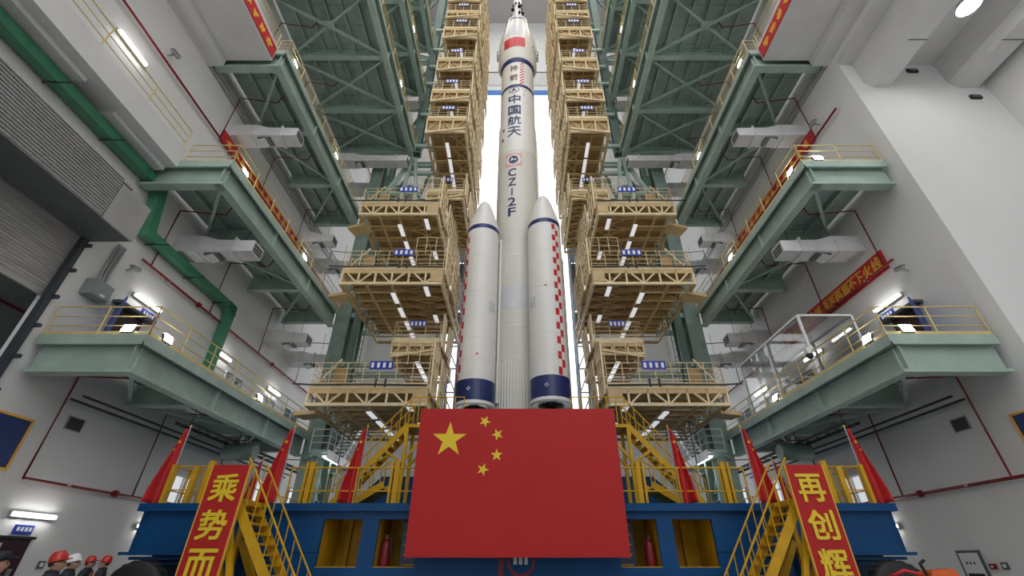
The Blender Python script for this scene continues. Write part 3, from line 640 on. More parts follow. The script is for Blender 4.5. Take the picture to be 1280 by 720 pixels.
# deck railing
def deck_rail(x0, x1):
    railing(lp, [(x0, F0 + .15, ZT), (x1, F0 + .15, ZT)], h=1.1, spacing=1.3, d=.06, m='yellow', rails=(1, .36), kick=False)
for s in (-1, 1):
    deck_rail(s * 2.5, s * 6.6); deck_rail(s * 6.6, s * 7.4)
    for x in (3.95, 6.75): box('stout_post', lp, s * (x - .07), s * (x + .07), F0 + .1, F0 + .3, ZT, ZT + 1.28, 'yellow'); box('stout_post', lp, s * (x + .13), s * (x + .2), F0 + .1, F0 + .3, ZT, ZT + 1.28, 'yellow')
    for x in (10.1, 10.55): box('stout_post', lp, s * (x - .08), s * (x + .08), F0 + .1, F0 + .28, ZT, ZT + (1.32 if x < 10.3 else 1.15), 'yellow')
    box('stout_post', lp, s * 11.24, s * 11.36, F0 + .1, F0 + .3, ZT, ZT + 1.2, 'yellow')
    railing(lp, [(s * 10.1, F0 + .2, ZT), (s * 11.3, F0 + .2, ZT), (s * 11.3, F1 - 1, ZT)], h=1.15, spacing=.8, d=.05, m='yellow', rails=(1, .38), kick=False)
    railing(lp, [(s * 10.2, F0 + .9, ZT), (s * 11.3, F0 + .9, ZT)], h=1.15, spacing=.5, d=.05, m='yellow', rails=(1, .38), kick=False)

# front stairs
for s in (-1, 1):
    t = thing('front_staircase', 'steep yellow steel staircase up to the blue platform, %s' % SIDE[s], 'stairs', (s * 7, 14, 0))
    ya, yb = 13.45, 14.45
    top, bot = (s * 7.75, 3.2), (s * 5.5, 0.05)
    for y in (ya, yb): bar('stringer', t, (top[0], y, top[1] - .1), (bot[0], y, bot[1]), .06, .24, 'yellow')
    n = 13
    for k in range(n):
        f = (k + .5) / n; x = top[0] + (bot[0] - top[0]) * f; z = top[1] + (bot[1] - top[1]) * f
        box('tread', t, x - .14, x + .14, ya, yb, z - .05, z, 'yellow')
    for y in (ya, yb):
        rod('hand_rail', t, (top[0], y, top[1] + 1.05), (bot[0], y, bot[1] + 1.05), .055, 'yellow')
        for k in range(9):
            f = k / 8; x = top[0] + (bot[0] - top[0]) * f; z = top[1] + (bot[1] - top[1]) * f
            rod('baluster', t, (x, y, z), (x, y, z + 1.05), .035, 'yellow', 6)
    box('landing', t, s * 7.7, s * 8.5, ya, 15.14, 3.12, 3.2, 'yellow')
    for y in (ya + .1, 15.1): bar('support', t, (s * 8.3, y, 3.1), (s * 8.3, y, 0), .14, .14, 'yellow', up=(0, 1, 0)); bar('support', t, (s * 8.2, y, 2.2), (s * 6.95, y, .3), .16, .16, 'yellow')
    bar('support', t, (s * 7.9, ya, 3.0), (s * 7.0, ya, .3), .12, .14, 'yellow')
    # stair to the upper landing
    t = thing('deck_staircase', 'yellow stair rising from the blue deck to the rocket landing, %s' % SIDE[s], 'stairs', (s * 5.4, 18.4, ZT))
    ya, yb = 17.9, 18.7
    top, bot = (s * 4.4, 6.35), (s * 7.05, ZT + .05)
    for y in (ya, yb):
        bar('stringer', t, (top[0], y, top[1]), (bot[0], y, bot[1]), .05, .2, 'yellow')
        for h in (1.05, .6): rod('hand_rail', t, (top[0], y, top[1] + h), (bot[0], y, bot[1] + h), .05, 'yellow')
        for k in range(9):
            f = k / 8; x = top[0] + (bot[0] - top[0]) * f; z = top[1] + (bot[1] - top[1]) * f; rod('baluster', t, (x, y, z), (x, y, z + 1.05), .04, 'yellow', 6)
    for k in range(13):
        f = (k + .5) / 13; x = top[0] + (bot[0] - top[0]) * f; z = top[1] + (bot[1] - top[1]) * f; box('tread', t, x - .12, x + .12, ya, yb, z, z + .04, 'yellow')
    box('landing', t, s * 2.2, s * 4.45, ya, 19.2, 6.27, 6.4, 'yellow')
    railing(t, [(s * 2.2, ya, 6.4), (s * 4.4, ya, 6.4)], h=1.1, spacing=.35, d=.045, m='yellow', rails=(1,), kick=False)
    for y in (ya, 19.0):
        bar('support', t, (s * 4.4, y, 6.3), (s * 4.4, y, ZT), .13, .13, 'yellow', up=(0, 1, 0)); bar('support', t, (s * 4.4, y, 5.0), (s * 3.4, y, 6.3), .08, .08, 'yellow'); bar('support', t, (s * 4.4, y, 4.9), (s * 5.2, y, 5.4), .08, .08, 'yellow')
    # low ramp
    t = thing('deck_ramp', 'short sloping yellow gangway on the blue deck, %s' % SIDE[s], 'ramp', (s * 5.3, 17, ZT))
    bar('plate', t, (s * 5.75, 17.0, ZT + .02), (s * 4.7, 17.0, ZT + .68), .9, .1, 'yellow')
    for y in (16.55, 17.45):
        bar('edge_beam', t, (s * 5.8, y, ZT + .06), (s * 4.65, y, ZT + .75), .07, .22, 'yellow')
        rod('hand_rail', t, (s * 5.8, y, ZT + 1.05), (s * 4.65, y, ZT + 1.7), .05, 'yellow')
        for k in range(4):
            f = k / 3; x, z = s * (5.8 - 1.15 * f), ZT + .05 + .65 * f; rod('baluster', t, (x, y, z), (x, y, z + 1), .045, 'yellow', 6)
    # red gas bottles in the openings
    t = thing('gas_bottle', 'dark red gas bottle standing in an opening of the platform, %s' % SIDE[s], 'bottle', (s * 4.05, F0 + .45, 1.5))
    lathe('body', t, [(0, 1.5), (.14, 1.5), (.15, 1.53), (.15, 2.1), (.12, 2.2), (.05, 2.26), (.05, 2.32), (0, 2.32)], 'pipe_red', (s * 4.05, F0 + .45, 0), 20)
    box('valve', t, s * 4.0, s * 4.1, F0 + .4, F0 + .5, 2.3, 2.4, 'pipe_red'); tube('hose', t, [(s * 4.05, F0 + .38, 2.36), (s * 3.88, F0 + .34, 2.3), (s * 3.86, F0 + .33, 1.7)], .02, 'cable', 6)
o = box('stripe', lp, -.56, -.42, F0 - .03, F0, .6, 1.9, 'pipe_red')
rv, rf = lathe_data([(.42, 0), (.42, .02), (.34, .02), (.34, 0), (.42, 0)], 32)
add('roundel', mesh_from('roundel', rv, rf, 'pipe_red'), lp, Matrix.Translation((.1, F0 - .005, 1.72)) @ Matrix.Rotation(PI / 2, 4, 'X'))
for k in range(3): box('roundel_mark', lp, -.12 + k * .16, -.02 + k * .16, F0 - .02, F0, 1.62, 1.8, 'rocket_grey')

# the national flag board
fb = thing('flag_board', 'large red flag board with five yellow stars on the platform front', 'flag', (0, 14.6, 1.79))
box('board', fb, -3.2, 3.2, 14.58, 14.66, 1.79, 6.02, 'red')
FY = 14.578
prism('star', fb, star(.57), plane_frame((-2.19, FY, 5.02), (1, 0, 0), (0, 0, 1)), .012, 'gold')
for x, z, cxr in ((-1.07, 5.60, 0), (-.65, 5.18, 0), (-.66, 4.55, 0), (-1.08, 4.12, 0)):
    rot = math.atan2(5.02 - z, -2.19 - x) - PI / 2
    prism('star', fb, star(.2, rot), plane_frame((x, FY, z), (1, 0, 0), (0, 0, 1)), .012, 'gold')
for x in (-2.5, 0, 2.5):
    box('frame_post', fb, x - .05, x + .05, 14.66, 14.76, 1.9, 5.9, 'steel')
    for z in (2.3, 2.9): box('fixing_bracket', fb, x - .04, x + .04, 14.76, 15.3, z, z + .06, 'steel')
for z in (2.2, 5.2): box('frame_rail', fb, -3.1, 3.1, 14.66, 14.72, z, z + .08, 'steel')

# slogan boards
for s, txt in ((-1, '乘势而上'), (1, '再创辉煌')):
    nm = 'tall red board with yellow slogan characters beside the %s staircase' % SIDE[s].replace(' side', '-side')
    t = thing('slogan_board', nm, 'sign', (s * 8.05, 13.2, .2))
    box('board', t, s * 7.55, s * 8.56, 13.2, 13.26, .2, 4.01, 'red')
    for x in (7.53, 8.58): bar('edge_strip', t, (s * x, 13.23, .2), (s * x, 13.23, 4.02), .03, .08, 'gold_dim', up=(0, 1, 0))
    for k, ch in enumerate(txt):
        ob = BOLD
        me, gw, gh = GLY[(ch, ob)]; z = 3.42 - k * .9
        glyph('lettering', t, ch, ob, plane_frame((s * 8.06, 13.195, z), (1, 0, 0), (0, 0, 1)), .7 / gw, .68 / gh, 'gold')
    for x in (7.7, 8.4): bar('stand_leg', t, (s * x, 13.28, 0), (s * x, 13.28, 3.6), .06, .04, 'steel', up=(0, 1, 0))

# red flags along the deck edge
def flag(x, y, z, H, side, wd, label, group):
    t = thing('flag_on_pole', label, 'flag', (x, y, z), group)
    rod('pole', t, (x, y, z), (x, y, z + H), .04, 'steel')
    lathe('finial', t, [(0, z + H + .08), (.035, z + H + .04), (.03, z + H), (0, z + H)], 'gold', (x, y, 0), 10)
    n, k = 18, 14; v, f = [], []
    for i in range(n + 1):
        u = i / n; zz = z + H * .97 - u * H * .92
        ww = wd * (.16 + .84 * u ** .9) * (1 - .12 * max(0, u - .8) * 5)
        for j in range(k + 1):
            q = j / k; fold = math.sin(q * 9 + u * 2.2) * (.05 + .09 * u) * (q > 0) * min(1, q * 4)
            v.append((x + side * (.02 + ww * q), y - .04 + fold, zz - q * .18 * u - (.12 * math.sin(q * 5) * (u > .93))))
    for i in range(n):
        for j in range(k): a = i * (k + 1) + j; f.append((a, a + 1, a + k + 2, a + k + 1))
    cl = add('cloth', mesh_from('cloth', v, f, 'cloth_red', True), t, Matrix()); md = cl.modifiers.new('thick', 'SOLIDIFY'); md.thickness = .012
    for (q, u, R) in ((.45, .2, .065), (.6, .31, .035)):
        xx = x + side * (.02 + wd * (.16 + .84 * u ** .9) * q); zz = z + H * .97 - u * H * .92
        prism('star', cl, star(R, .3), plane_frame((xx, y - .085, zz), (1, 0, 0), (0, 0, 1)), .03, 'gold')
for s in (-1, 1):
    nm = SIDE[s]
    flag(s * 11.35, 15.55, ZT, 2.45, s * .9, .68, 'red flag on pole at the outer corner of the blue platform, ' + nm, 'red flags along the platform edge')
    flag(s * 7.72, 15.55, ZT, 2.45, -1 if s < 0 else 1, .62, 'red flag on pole next to the front staircase, ' + nm, 'red flags along the platform edge')
    flag(s * 5.2, 15.55, ZT, 2.45, -1 if s < 0 else 1, .56, 'red flag on pole between staircase and flag board, ' + nm, 'red flags along the platform edge')
    flag(s * 11.2, 20.5, ZT, 2.3, s, .45, 'red flag standing further back on the platform side, ' + nm, 'red flags along the platform edge')
    flag(s * 10.9, 25.5, ZT, 2.3, s, .45, 'red flag far back on the platform side, ' + nm, 'red flags along the platform edge')

# ------------------------------------------------------------------ air ducts, pipes, conduits on the side walls
def air_duct(s, y, z, xe, label):
    t = thing('air_duct', label, 'duct', (s * W, y, z), 'white air ducts on the side walls')
    L = W - xe; xm = W - L * .35
    h, wd = .42, .42
    def sec(x, a, b, dz=0): return [(s * x, y - a, z - b + dz), (s * x, y + a, z - b + dz), (s * x, y + a, z + b + dz), (s * x, y - a, z + b + dz)]
    v = sec(W, wd * 1.1, h * 1.05) + sec(xm, wd * 1.1, h * 1.05) + sec(xm - .7, wd, h * .78, -.08) + sec(xe, wd, h * .72, -.1)
    f = [(3, 2, 1, 0)] + [(k * 4 + i, k * 4 + (i + 1) % 4, k * 4 + 4 + (i + 1) % 4, k * 4 + 4 + i) for k in range(3) for i in range(4)] + [(12, 13, 14, 15)]
    add('casing', mesh_from('casing', v, f, 'duct'), t, Matrix())
    box('mouth', t, s * (xe - .02), s * (xe + .02), y - .34, y + .34, z - .34, z + .12, 'grey_dark')
    for k in range(3): box('mouth_vane', t, s * (xe - .05), s * (xe), y - .3, y + .3, z - .28 + k * .15, z - .25 + k * .15, 'steel')
    box('lower_grille', t, s * (xm - .2), s * (xm - .9), y - .3, y + .3, z - .5, z - .4, 'grey_dark')
    bar('grille_flap', t, (s * (xm - .95), y, z - .36), (s * (xm - .3), y, z - .62), .6, .04, 'duct')
    for q in (xm + .1, xe + .9): box('duct_joint', t, s * (q - .03), s * (q + .03), y - .5, y + .5, z - .48, z + .36, 'duct')
    for q in (xm, xe + .5): rod('hanger', t, (s * q, y - .3, z + .2), (s * q, y - .3, z + 1.9), .025, 'cable', 5)
for s in (-1, 1):
    for li, (z, xe) in enumerate(((4.6, 0), (14.4, 12.4), (22.5, 12.5), (31.0, 9.3), (39.0, 9.3))):
        if li == 0: continue
        for k, y in enumerate((16.9, 26.0, 29.4)):
            if li >= 3 and k == 0: continue
            air_duct(s, y, z - (.4 if k else 0), xe + (1.1 if k and li < 3 else 0), 'white %s air duct below the %s gallery, %s' % (('nearer wrapped', 'farther', 'last')[k], ORD[li], SIDE[s]))
    # sprinkler mains and risers
    for li, z in enumerate((4.0, 12.65, 21.05, 29.4, 37.5)):
        t = thing('fire_pipe', 'dark red sprinkler pipe on the wall under the %s gallery, %s' % (ORD[li], SIDE[s]), 'pipe', (s * W, 20, z), 'red sprinkler pipes')
        x = s * (W - .2)
        y_start = 15.35 if li == 0 and s < 0 else (13.6 if li == 0 else (15.3 if li == 1 else (4 if s < 0 else 14)))
        rod('main_pipe', t, (x, y_start, z), (x, 40, z), .11 if not (li == 0 and s < 0) else .09, 'pipe_red', 12)
        for q in (19.2, 27): lathe('coupling', t, [(.07, -.06), (.13, -.06), (.13, .06), (.07, .06)], 'pipe_red', (0, 0, 0), 12).matrix_basis = Matrix.Translation((x, q, z)) @ Matrix.Rotation(PI / 2, 4, 'X')
        dz = LEV[li] - .75
        for k, y in enumerate((15.35, 20.1, 25.2, 30.5)):
            if li > 0 and k == 0: y = 15.8
            tube('branch_pipe', t, [(x, y, z), (x, y, dz - .0), (s * (W - .25), y, dz), (s * (W - 2.2), y + .3, dz), (s * (W - 2.5), y + .1, dz + .3)], .032, 'pipe_red', 6)
        for q in (17, 23, 29): box('clamp', t, s * (W - .01), s * (W - .3), q - .05, q + .05, z - .03, z + .03, 'steel')
    # grey conduit bundles
    for k, z in enumerate((23.75, 24.05, 24.4)):
        if k < (3 if s < 0 else 2):
            t = rod('conduit', None, (s * (W - .1 - .05 * k), -4, z), (s * (W - .1 - .05 * k), 43.9, z), .1 + .04 * (k == 2), 'galv', 8)
            tag(t, ('lower', 'middle', 'upper')[k] + ' grey conduit pipe along the wall below the third gallery, ' + SIDE[s], 'conduit', 'grey conduit bundles')
    for k, x in enumerate((W - .5, W - .9)):
        tag(rod('conduit', None, (s * x, 15.2, 6.55 + .1 * k), (s * x, 32, 6.55 + .1 * k), .09, 'cable', 8), ('wall side', 'outer')[k] + ' dark conduit slung beneath the lowest gallery, ' + SIDE[s], 'conduit', 'dark conduits under the lowest gallery')
    t = thing('cable_tray', 'dark cable tray beneath the far half of the lowest gallery, ' + SIDE[s], 'cable tray', (s * 14.5, 25, 6.3))
    for x in (13.6, 14.2): bar('side_rail', t, (s * x, 18.5, 6.6), (s * x, 33, 6.6), .06, .12, 'cable')
    for k in range(20): bar('rung', t, (s * 13.6, 18.7 + k * .72, 6.57), (s * 14.2, 18.7 + k * .72, 6.57), .05, .03, 'cable')
    for k in range(4): rod('hanger', t, (s * 13.9, 19 + k * 4, 6.6), (s * 13.9, 19 + k * 4, 7.5), .03, 'cable', 5)
    t = thing('valve_drum', 'dark green air handling drum under the lowest gallery, ' + SIDE[s], 'drum', (s * 14.2, 22.4, 6.4))
    lathe('drum', t, [(0, -.75), (.34, -.75), (.4, -.66), (.4, .66), (.34, .75), (0, .75)], 'green_dark', (0, 0, 0), 20).matrix_basis = Matrix.Translation((s * 13.6, 22.6, 6.3)) @ Matrix.Rotation(PI / 2, 4, 'Y')
    for q in (22.2, 23.0): rod('strap', t, (s * 13.6, q, 6.7), (s * 13.6, q, 7.5), .05, 'cable', 6)
    # wall tube lamps
    for z, yy, w_ in ((2.95, (15.75, 21.2), 'ground floor wall'), (11.2, (15.9, 21.6, 27.6), 'lowest gallery wall'), (19.85, (9.6, 17.5, 23.5), 'second gallery wall')):
        for y in yy:
            if s > 0 and z > 19 and y < 12: continue
            if s > 0 and z < 3 and y < 18: continue
            t = thing('wall_tube_lamp', '%s lit tube lamp from the hall front on the %s, %s' % (NTH[yy.index(y)], w_, SIDE[s]), 'lamp', (s * W, y, z), 'tube lamps on the side walls')
            box('housing', t, s * W, s * (W - .12), y - .08, y + 1.53, z - .03, z + .13, 'galv'); box('tube', t, s * (W - .12), s * (W - .2), y, y + 1.45, z, z + .1, 'lamp_white')
    # windows and doors of the lowest gallery
    for k, (ya, yb, za, zb) in enumerate(((23.2, 24.9, 9.4, 10.75), (27.2, 28.9, 9.4, 10.75), (30.2, 32.4, 9.4, 10.9))):
        wn = struct(box('window_%d' % (k + 1 + (s > 0) * 10), None, s * (W + .02), s * (W - .05), ya, yb, za, zb, 'window_glass'))
        for q in (ya, (ya + yb) / 2, yb): box('window_frame', wn, s * (W - .02), s * (W - .1), q - .04, q + .04, za, zb, 'white_paint')
        for q in (za, zb): box('window_frame', wn, s * (W - .02), s * (W - .1), ya, yb, q - .04, q + .04, 'white_paint')
    dr = struct(box('door_%d' % (1 if s < 0 else 2), None, s * W, s * (W - .06), 15.5, 16.9, 8.2, 10.5, 'maroon'))
    lf = bar('door_leaf', dr, (s * (W - .05), 15.5, 9.35), (s * (W - 1.0), 14.75, 9.35), .06, 2.25, 'door_blue')
    box('door_canopy', dr, s * W, s * (W - .35), 15.2, 17.2, 10.5, 10.62, 'grey_dark')
    t = thing('door_sign', 'small blue sign plate above the lowest gallery door, ' + SIDE[s], 'sign', (s * W, 17, 10.7))
    box('plate', t, s * W, s * (W - .05), 16.6, 17.4, 10.72, 11.02, 'sign_blue')
    for k in range(4): box('sign_mark', t, s * (W - .05), s * (W - .055), 16.7 + k * .16, 16.8 + k * .16, 10.8, 10.93, 'white_paint')
    # louvred vents
    t = thing('wall_vent', 'small dark louvred vent on the white wall, ' + SIDE[s], 'vent', (s * W, 16.3, 6))
    box('frame', t, s * W, s * (W - .03), 15.95, 16.65, 5.72, 6.2, 'galv'); box('core', t, s * (W - .03), s * (W - .035), 16.0, 16.6, 5.76, 6.16, 'black')
    for k in range(6): box('louvre', t, s * (W - .03), s * (W - .06), 16.0, 16.6, 5.79 + k * .065, 5.81 + k * .065, 'grey_dark')
    # ground floor windows behind the platform, daylight put in as glowing panes
    for k, (ya, yb, za, zb) in enumerate(((28.9, 31.2, 4.5, 6.1), (34, 36.5, 4.6, 6.2), (22, 23.9, 4.0, 5.2))):
        wn = struct(box('window_%d' % (k + 4 + (s > 0) * 10), None, s * (W + .02), s * (W - .05), ya, yb, za, zb, 'tube_pane_glow'))
        for q in (ya, (ya + yb) / 2, yb): box('window_frame', wn, s * (W - .02), s * (W - .1), q - .04, q + .04, za, zb, 'steel')
        for q in (za, zb): box('window_frame', wn, s * (W - .02), s * (W - .1), ya, yb, q - .04, q + .04, 'steel')
    # wall cameras
    for y, z in ((15.1, 11.95), (11.6 if s < 0 else 15.4, 21.6)):
        t = thing('wall_camera', 'small grey bracket camera on the wall above the %s gallery, %s' % ('lowest' if z < 15 else 'second', SIDE[s]), 'camera', (s * W, y, z))
        bar('arm', t, (s * W, y, z), (s * (W - .35), y, z + .05), .06, .06, 'galv'); bar('body', t, (s * (W - .35), y - .2, z + .02), (s * (W - .35), y + .2, z + .1), .14, .14, 'galv'); bar('hood', t, (s * (W - .35), y - .26, z + .1), (s * (W - .35), y + .16, z + .18), .2, .02, 'galv')
    # wall slogans beside the galleries
    def wall_banner(ya, yb, za, zb, label, W=W):
        t = thing('wall_banner', label, 'banner', (s * W, ya, za))
        box('cloth', t, s * (W - .03), s * (W - .07), ya, yb, za, zb, 'banner_red'); return t
    def scrawl(t, ya, yb, z, n, h, W=W):
        for k in range(n):
            y = ya + (yb - ya) * (k + .5) / n; rr = [h * random.uniform(.2, .55) for _ in range(14)]
            poly = [(r * math.cos(2 * PI * i / 14), r * math.sin(2 * PI * i / 14)) for i, r in enumerate(rr)]
            prism('lettering', t, poly, plane_frame((s * (W - .072), y, z), (0, -s, 0), (0, 0, 1)), .01, 'gold_dim')
    t = wall_banner(16.0, 26.4, 21.12, 21.95, 'long red banner with yellow characters above the second gallery, ' + SIDE[s]); scrawl(t, 16.3, 26, 21.53, 13, .6)
    t = wall_banner(3, 13.3, 24.3, 25.15, 'long red banner with yellow characters on the upper ledge face, ' + SIDE[s], 13.02); scrawl(t, 3.4, 13, 24.72, 14, .6, 13.02)
    if s > 0:
        t = wall_banner(15.75, 24.4, 12.55, 13.5, 'red slogan banner with yellow characters over the lowest gallery')
        for ch, y in zip('疑点不留遗憾再苦再累不下火线', [23.6, 23.0, 22.45, 21.89, 21.34, 20.73, 20.05, 19.5, 18.97, 18.42, 17.93, 17.42, 16.85, 16.25]):
            ob = BOLD; me, gw, gh = GLY[(ch, ob)]; glyph('lettering', t, ch, ob, plane_frame((W - .072, y, 13.05), (0, -1, 0), (0, 0, 1)), .5 / gw, .6 / gh, 'gold_dim')

# ------------------------------------------------------------------ shutter side details
sh = thing('roller_shutter', 'half raised grey slatted roller shutter with dark guide rail', 'shutter', (-W, 8, 9.5))
for k in range(24):
    z = 9.62 + k * .116; bar('slat', sh, (-W - .12, 1.6, z), (-W - .12, 12.95, z), .05, .1, 'shutter')
bar('bottom_rail', sh, (-W - .12, 1.6, 9.5), (-W - .12, 12.95, 9.5), .1, .16, 'steel')
bar('guide_rail', sh, (-W + .06, 12.98, 0), (-W + .06, 12.98, 12.3), .22, .18, 'rail_dark', up=(0, 1, 0))
for k in range(7): box('guide_bolt', sh, -W, -W + .35, 13.02, 13.12, 5 + k * 1.1, 5.12 + k * 1.1, 'rail_dark')
WB = W - .01
bx = thing('shutter_box', 'long grey ribbed metal housing over the roller shutter', 'shutter box', (-15.3, 8, 12))
box('side_sheet', bx, -14.56, -14.52, 1.5, 11.7, 11.92, 13.7, 'galv'); box('end_sheet', bx, -14.56, -14.48, 11.72, 13.15, 11.9, 13.5, 'galv')
box('soffit', bx, -WB, -14.56, 1.5, 13.15, 11.92, 11.98, 'grey_dark'); box('end_plate', bx, -WB, -14.56, 13.1, 13.15, 11.98, 13.5, 'galv'); box('top_sheet', bx, -WB, -14.56, 1.5, 12.2, 13.62, 13.7, 'galv')
for k in range(16): bar('rib', bx, (-14.5, 1.5, 11.98 + k * .112), (-14.5, 11.68, 11.98 + k * .112), .04, .045, 'galv')
gp = thing('green_pipe_frame', 'thick dark green square pipe bent along the white wall', 'pipe', (-15.8, 15, 14))
GX = -15.85
for a, b in (((1, 15.75), (13.3, 15.75)), ((14.25, 15.75), (14.75, 13.7)), ((14.55, 13.6), (21.4, 13.6)), ((21.3, 13.75), (21.3, 10.0))):
    bar('pipe_run', gp, (GX, a[0], a[1]), (GX, b[0], b[1]), .4, .42, 'pipe_green', up=(1, 0, 0))
bar('pipe_run', gp, (GX, 13.2, 15.75), (GX, 14.35, 15.75), .4, .42, 'pipe_green', up=(1, 0, 0))
bar('elbow', gp, (GX, 20.9, 13.65), (GX, 21.45, 13.15), .42, .42, 'pipe_green', up=(1, 0, 0))
for y in (6.5, 9, 11.4, 15.2, 17.8, 20.2):
    z = 15.75 if y < 14 else 13.6; rod('hanger_bar', gp, (GX - .3, y, z - .24), (GX + .75, y, z - .24), .06, 'rail_dark', 6)
bar('wall_bracket', gp, (-W, 21.3, 12), (GX, 21.3, 12), .1, .1, 'pipe_green')
eb = thing('electrical_box', 'grey green electrical box with conduit on the white wall', 'electrical box', (-W, 14.2, 10.2))
box('case', eb, -WB, -15.75, 13.85, 14.65, 10.1, 10.75, 'grey_green'); box('lid', eb, -15.75, -15.72, 13.9, 14.6, 10.14, 10.71, 'grey_green')
for q in (14.1, 14.25, 14.4): tube('conduit', eb, [(-16.0, q, 10.75), (-16.0, q, 11.0), (-16.1, q + .05, 11.3), (-16.1, q + .1, 12.6)], .05, 'galv', 6)
box('label_plate', eb, -15.72, -15.715, 14.2, 14.4, 10.2, 10.28, 'white_paint')
ps = thing('wall_poster', 'gold framed blue wall poster with red characters', 'poster', (-W, 13.9, 4.2))
box('board', ps, -W, -W + .04, 13.1, 14.8, 4.2, 5.65, 'poster_blue')
for a, b in (((13.1, 5.68), (14.85, 5.68)), ((14.83, 5.7), (14.83, 4.15)), ((13.1, 4.17), (14.85, 4.17))): bar('frame', ps, (-W + .03, *a), (-W + .03, *b), .07, .07, 'gold_dim')
for k in range(2):
    rr = [random.uniform(.12, .3) for _ in range(14)]
    prism('lettering', ps, [(r * math.cos(2 * PI * i / 14), r * math.sin(2 * PI * i / 14)) for i, r in enumerate(rr)], plane_frame((-W + .042, 13.55 - k * .45, 5.15), (0, 1, 0), (0, 0, 1)), .01, 'check_red')
ps = thing('wall_poster', 'gold framed blue wall poster near the side bay corner', 'poster', (W, 13.9, 5))
box('board', ps, W, W - .04, 13.4, 14.45, 4.6, 5.75, 'poster_blue')
for a, b in (((13.4, 5.77), (14.5, 5.77)), ((14.48, 5.79), (14.48, 4.6))): bar('frame', ps, (W - .03, *a), (W - .03, *b), .07, .07, 'gold_dim')
# ground floor doors and signs
d3 = struct(box('door_3', None, -W, -W + .05, 15.3, 16.85, 0, 2.32, 'maroon'))
box('door_frame', d3, -W, -W + .1, 15.2, 16.95, 2.32, 2.4, 'black'); box('door_handle', d3, -W + .05, -W + .14, 16.55, 16.62, 1.0, 1.5, 'steel'); box('door_notice', d3, -W + .05, -W + .06, 15.4, 15.95, 1.75, 2.2, 'rocket_grey')
t = thing('door_sign', 'small blue sign plate above the maroon ground floor door', 'sign', (-W, 16.5, 2.45))
box('plate', t, -W, -W + .04, 16.1, 16.75, 2.46, 2.72, 'sign_blue')
for k in range(4): box('sign_mark', t, -W + .04, -W + .045, 16.18 + k * .14, 16.27 + k * .14, 2.54, 2.66, 'rocket_grey')
t = thing('wall_switch', 'small dark framed switch plate beside the maroon door', 'switch', (-W, 17.7, 1.5)); box('plate', t, -W, -W + .03, 17.55, 17.8, 1.5, 1.72, 'grey_dark'); box('rocker', t, -W + .03, -W + .04, 17.61, 17.74, 1.55, 1.67, 'white_paint')
t = thing('notice_board', 'white notice board in a dark frame on the wall beside orange pump', 'notice board', (W, 18.5, .8))
box('frame', t, W, W - .05, 18.0, 18.95, .7, 2.05, 'grey_dark'); box('sheet', t, W - .05, W - .06, 18.08, 18.87, .8, 1.97, 'white_paint')
for k in range(3): box('print_mark', t, W - .06, W - .065, 18.32 + k * .15, 18.4 + k * .15, 1.62, 1.7, 'brown')
box('print_block', t, W - .06, W - .065, 18.15, 18.8, .95, 1.35, 'maroon')
t = thing('alarm_box', 'small red fire alarm box on the white wall', 'alarm', (W, 17.7, 1.5)); box('case', t, W, W - .08, 17.6, 17.82, 1.48, 1.64, 'pipe_red'); box('button', t, W - .08, W - .1, 17.68, 17.74, 1.53, 1.59, 'white_paint')
t = thing('wall_switch', 'small dark framed switch plate beside the red alarm box', 'switch', (W, 17.3, 1.5)); box('plate', t, W, W - .03, 17.18, 17.42, 1.48, 1.68, 'grey_dark'); box('rocker', t, W - .03, W - .04, 17.24, 17.36, 1.53, 1.63, 'white_paint')
# glass booth on the lowest gallery
gb = thing('glass_booth', 'white framed glass booth standing on the lowest gallery', 'booth', (14.3, 21.5, 8.2))
bx0, bx1, by0, by1, bz0, bz1 = 13.1, 15.6, 18.2, 24.4, 8.26, 11.5
for x in (bx0, bx1):
    for y in (by0, (by0 + by1) / 2, by1): bar('post', gb, (x, y, bz0), (x, y, bz1), .1, .1, 'white_paint', up=(0, 1, 0))
    for z in (bz0 + .05, bz1): bar('frame_rail', gb, (x, by0, z), (x, by1, z), .1, .1, 'white_paint')
for y in (by0, by1):
    for z in (bz0 + .05, bz1): bar('frame_rail', gb, (bx0, y, z), (bx1, y, z), .1, .1, 'white_paint')
for k in range(2):
    ya = by0 + (by1 - by0) / 2 * k; box('pane', gb, bx0 - .01, bx0 + .01, ya + .06, ya + 3.04, bz0 + .1, bz1 - .05, 'glass')
box('pane', gb, bx0 + .06, bx1 - .06, by0 - .01, by0 + .01, bz0 + .1, bz1 - .05, 'glass')
box('roof', gb, bx0, bx1, by0, by1, bz1 + .05, bz1 + .09, 'glass')
t = thing('control_desk', 'dark grey control desk inside the glass booth', 'desk', (14.6, 22, 8.26))
box('body', t, 14.0, 15.2, 20.4, 23.6, 8.26, 9.2, 'grey_dark'); box('top', t, 13.9, 15.3, 20.3, 23.7, 9.2, 9.26, 'cable')
for k in range(3): box('monitor', t, 14.5, 14.56, 20.6 + k, 21.3 + k, 9.36, 9.8, 'steel_blue'); box('monitor_foot', t, 14.55, 14.65, 20.9 + k, 21.0 + k, 9.26, 9.4, 'cable')
# dome camera on the booth corner of the gallery railing
t = thing('dome_camera', 'white dome camera on a post of the lowest gallery railing', 'camera', (12.45, 17.4, 9.3))
box('mount', t, 12.3, 12.5, 17.3, 17.5, 9.2, 9.5, 'white_paint'); lathe('dome', t, [(0, 8.98), (.1, 9.02), (.14, 9.12), (.14, 9.2), (0, 9.2)], 'black', (12.4, 17.4, 0), 16)
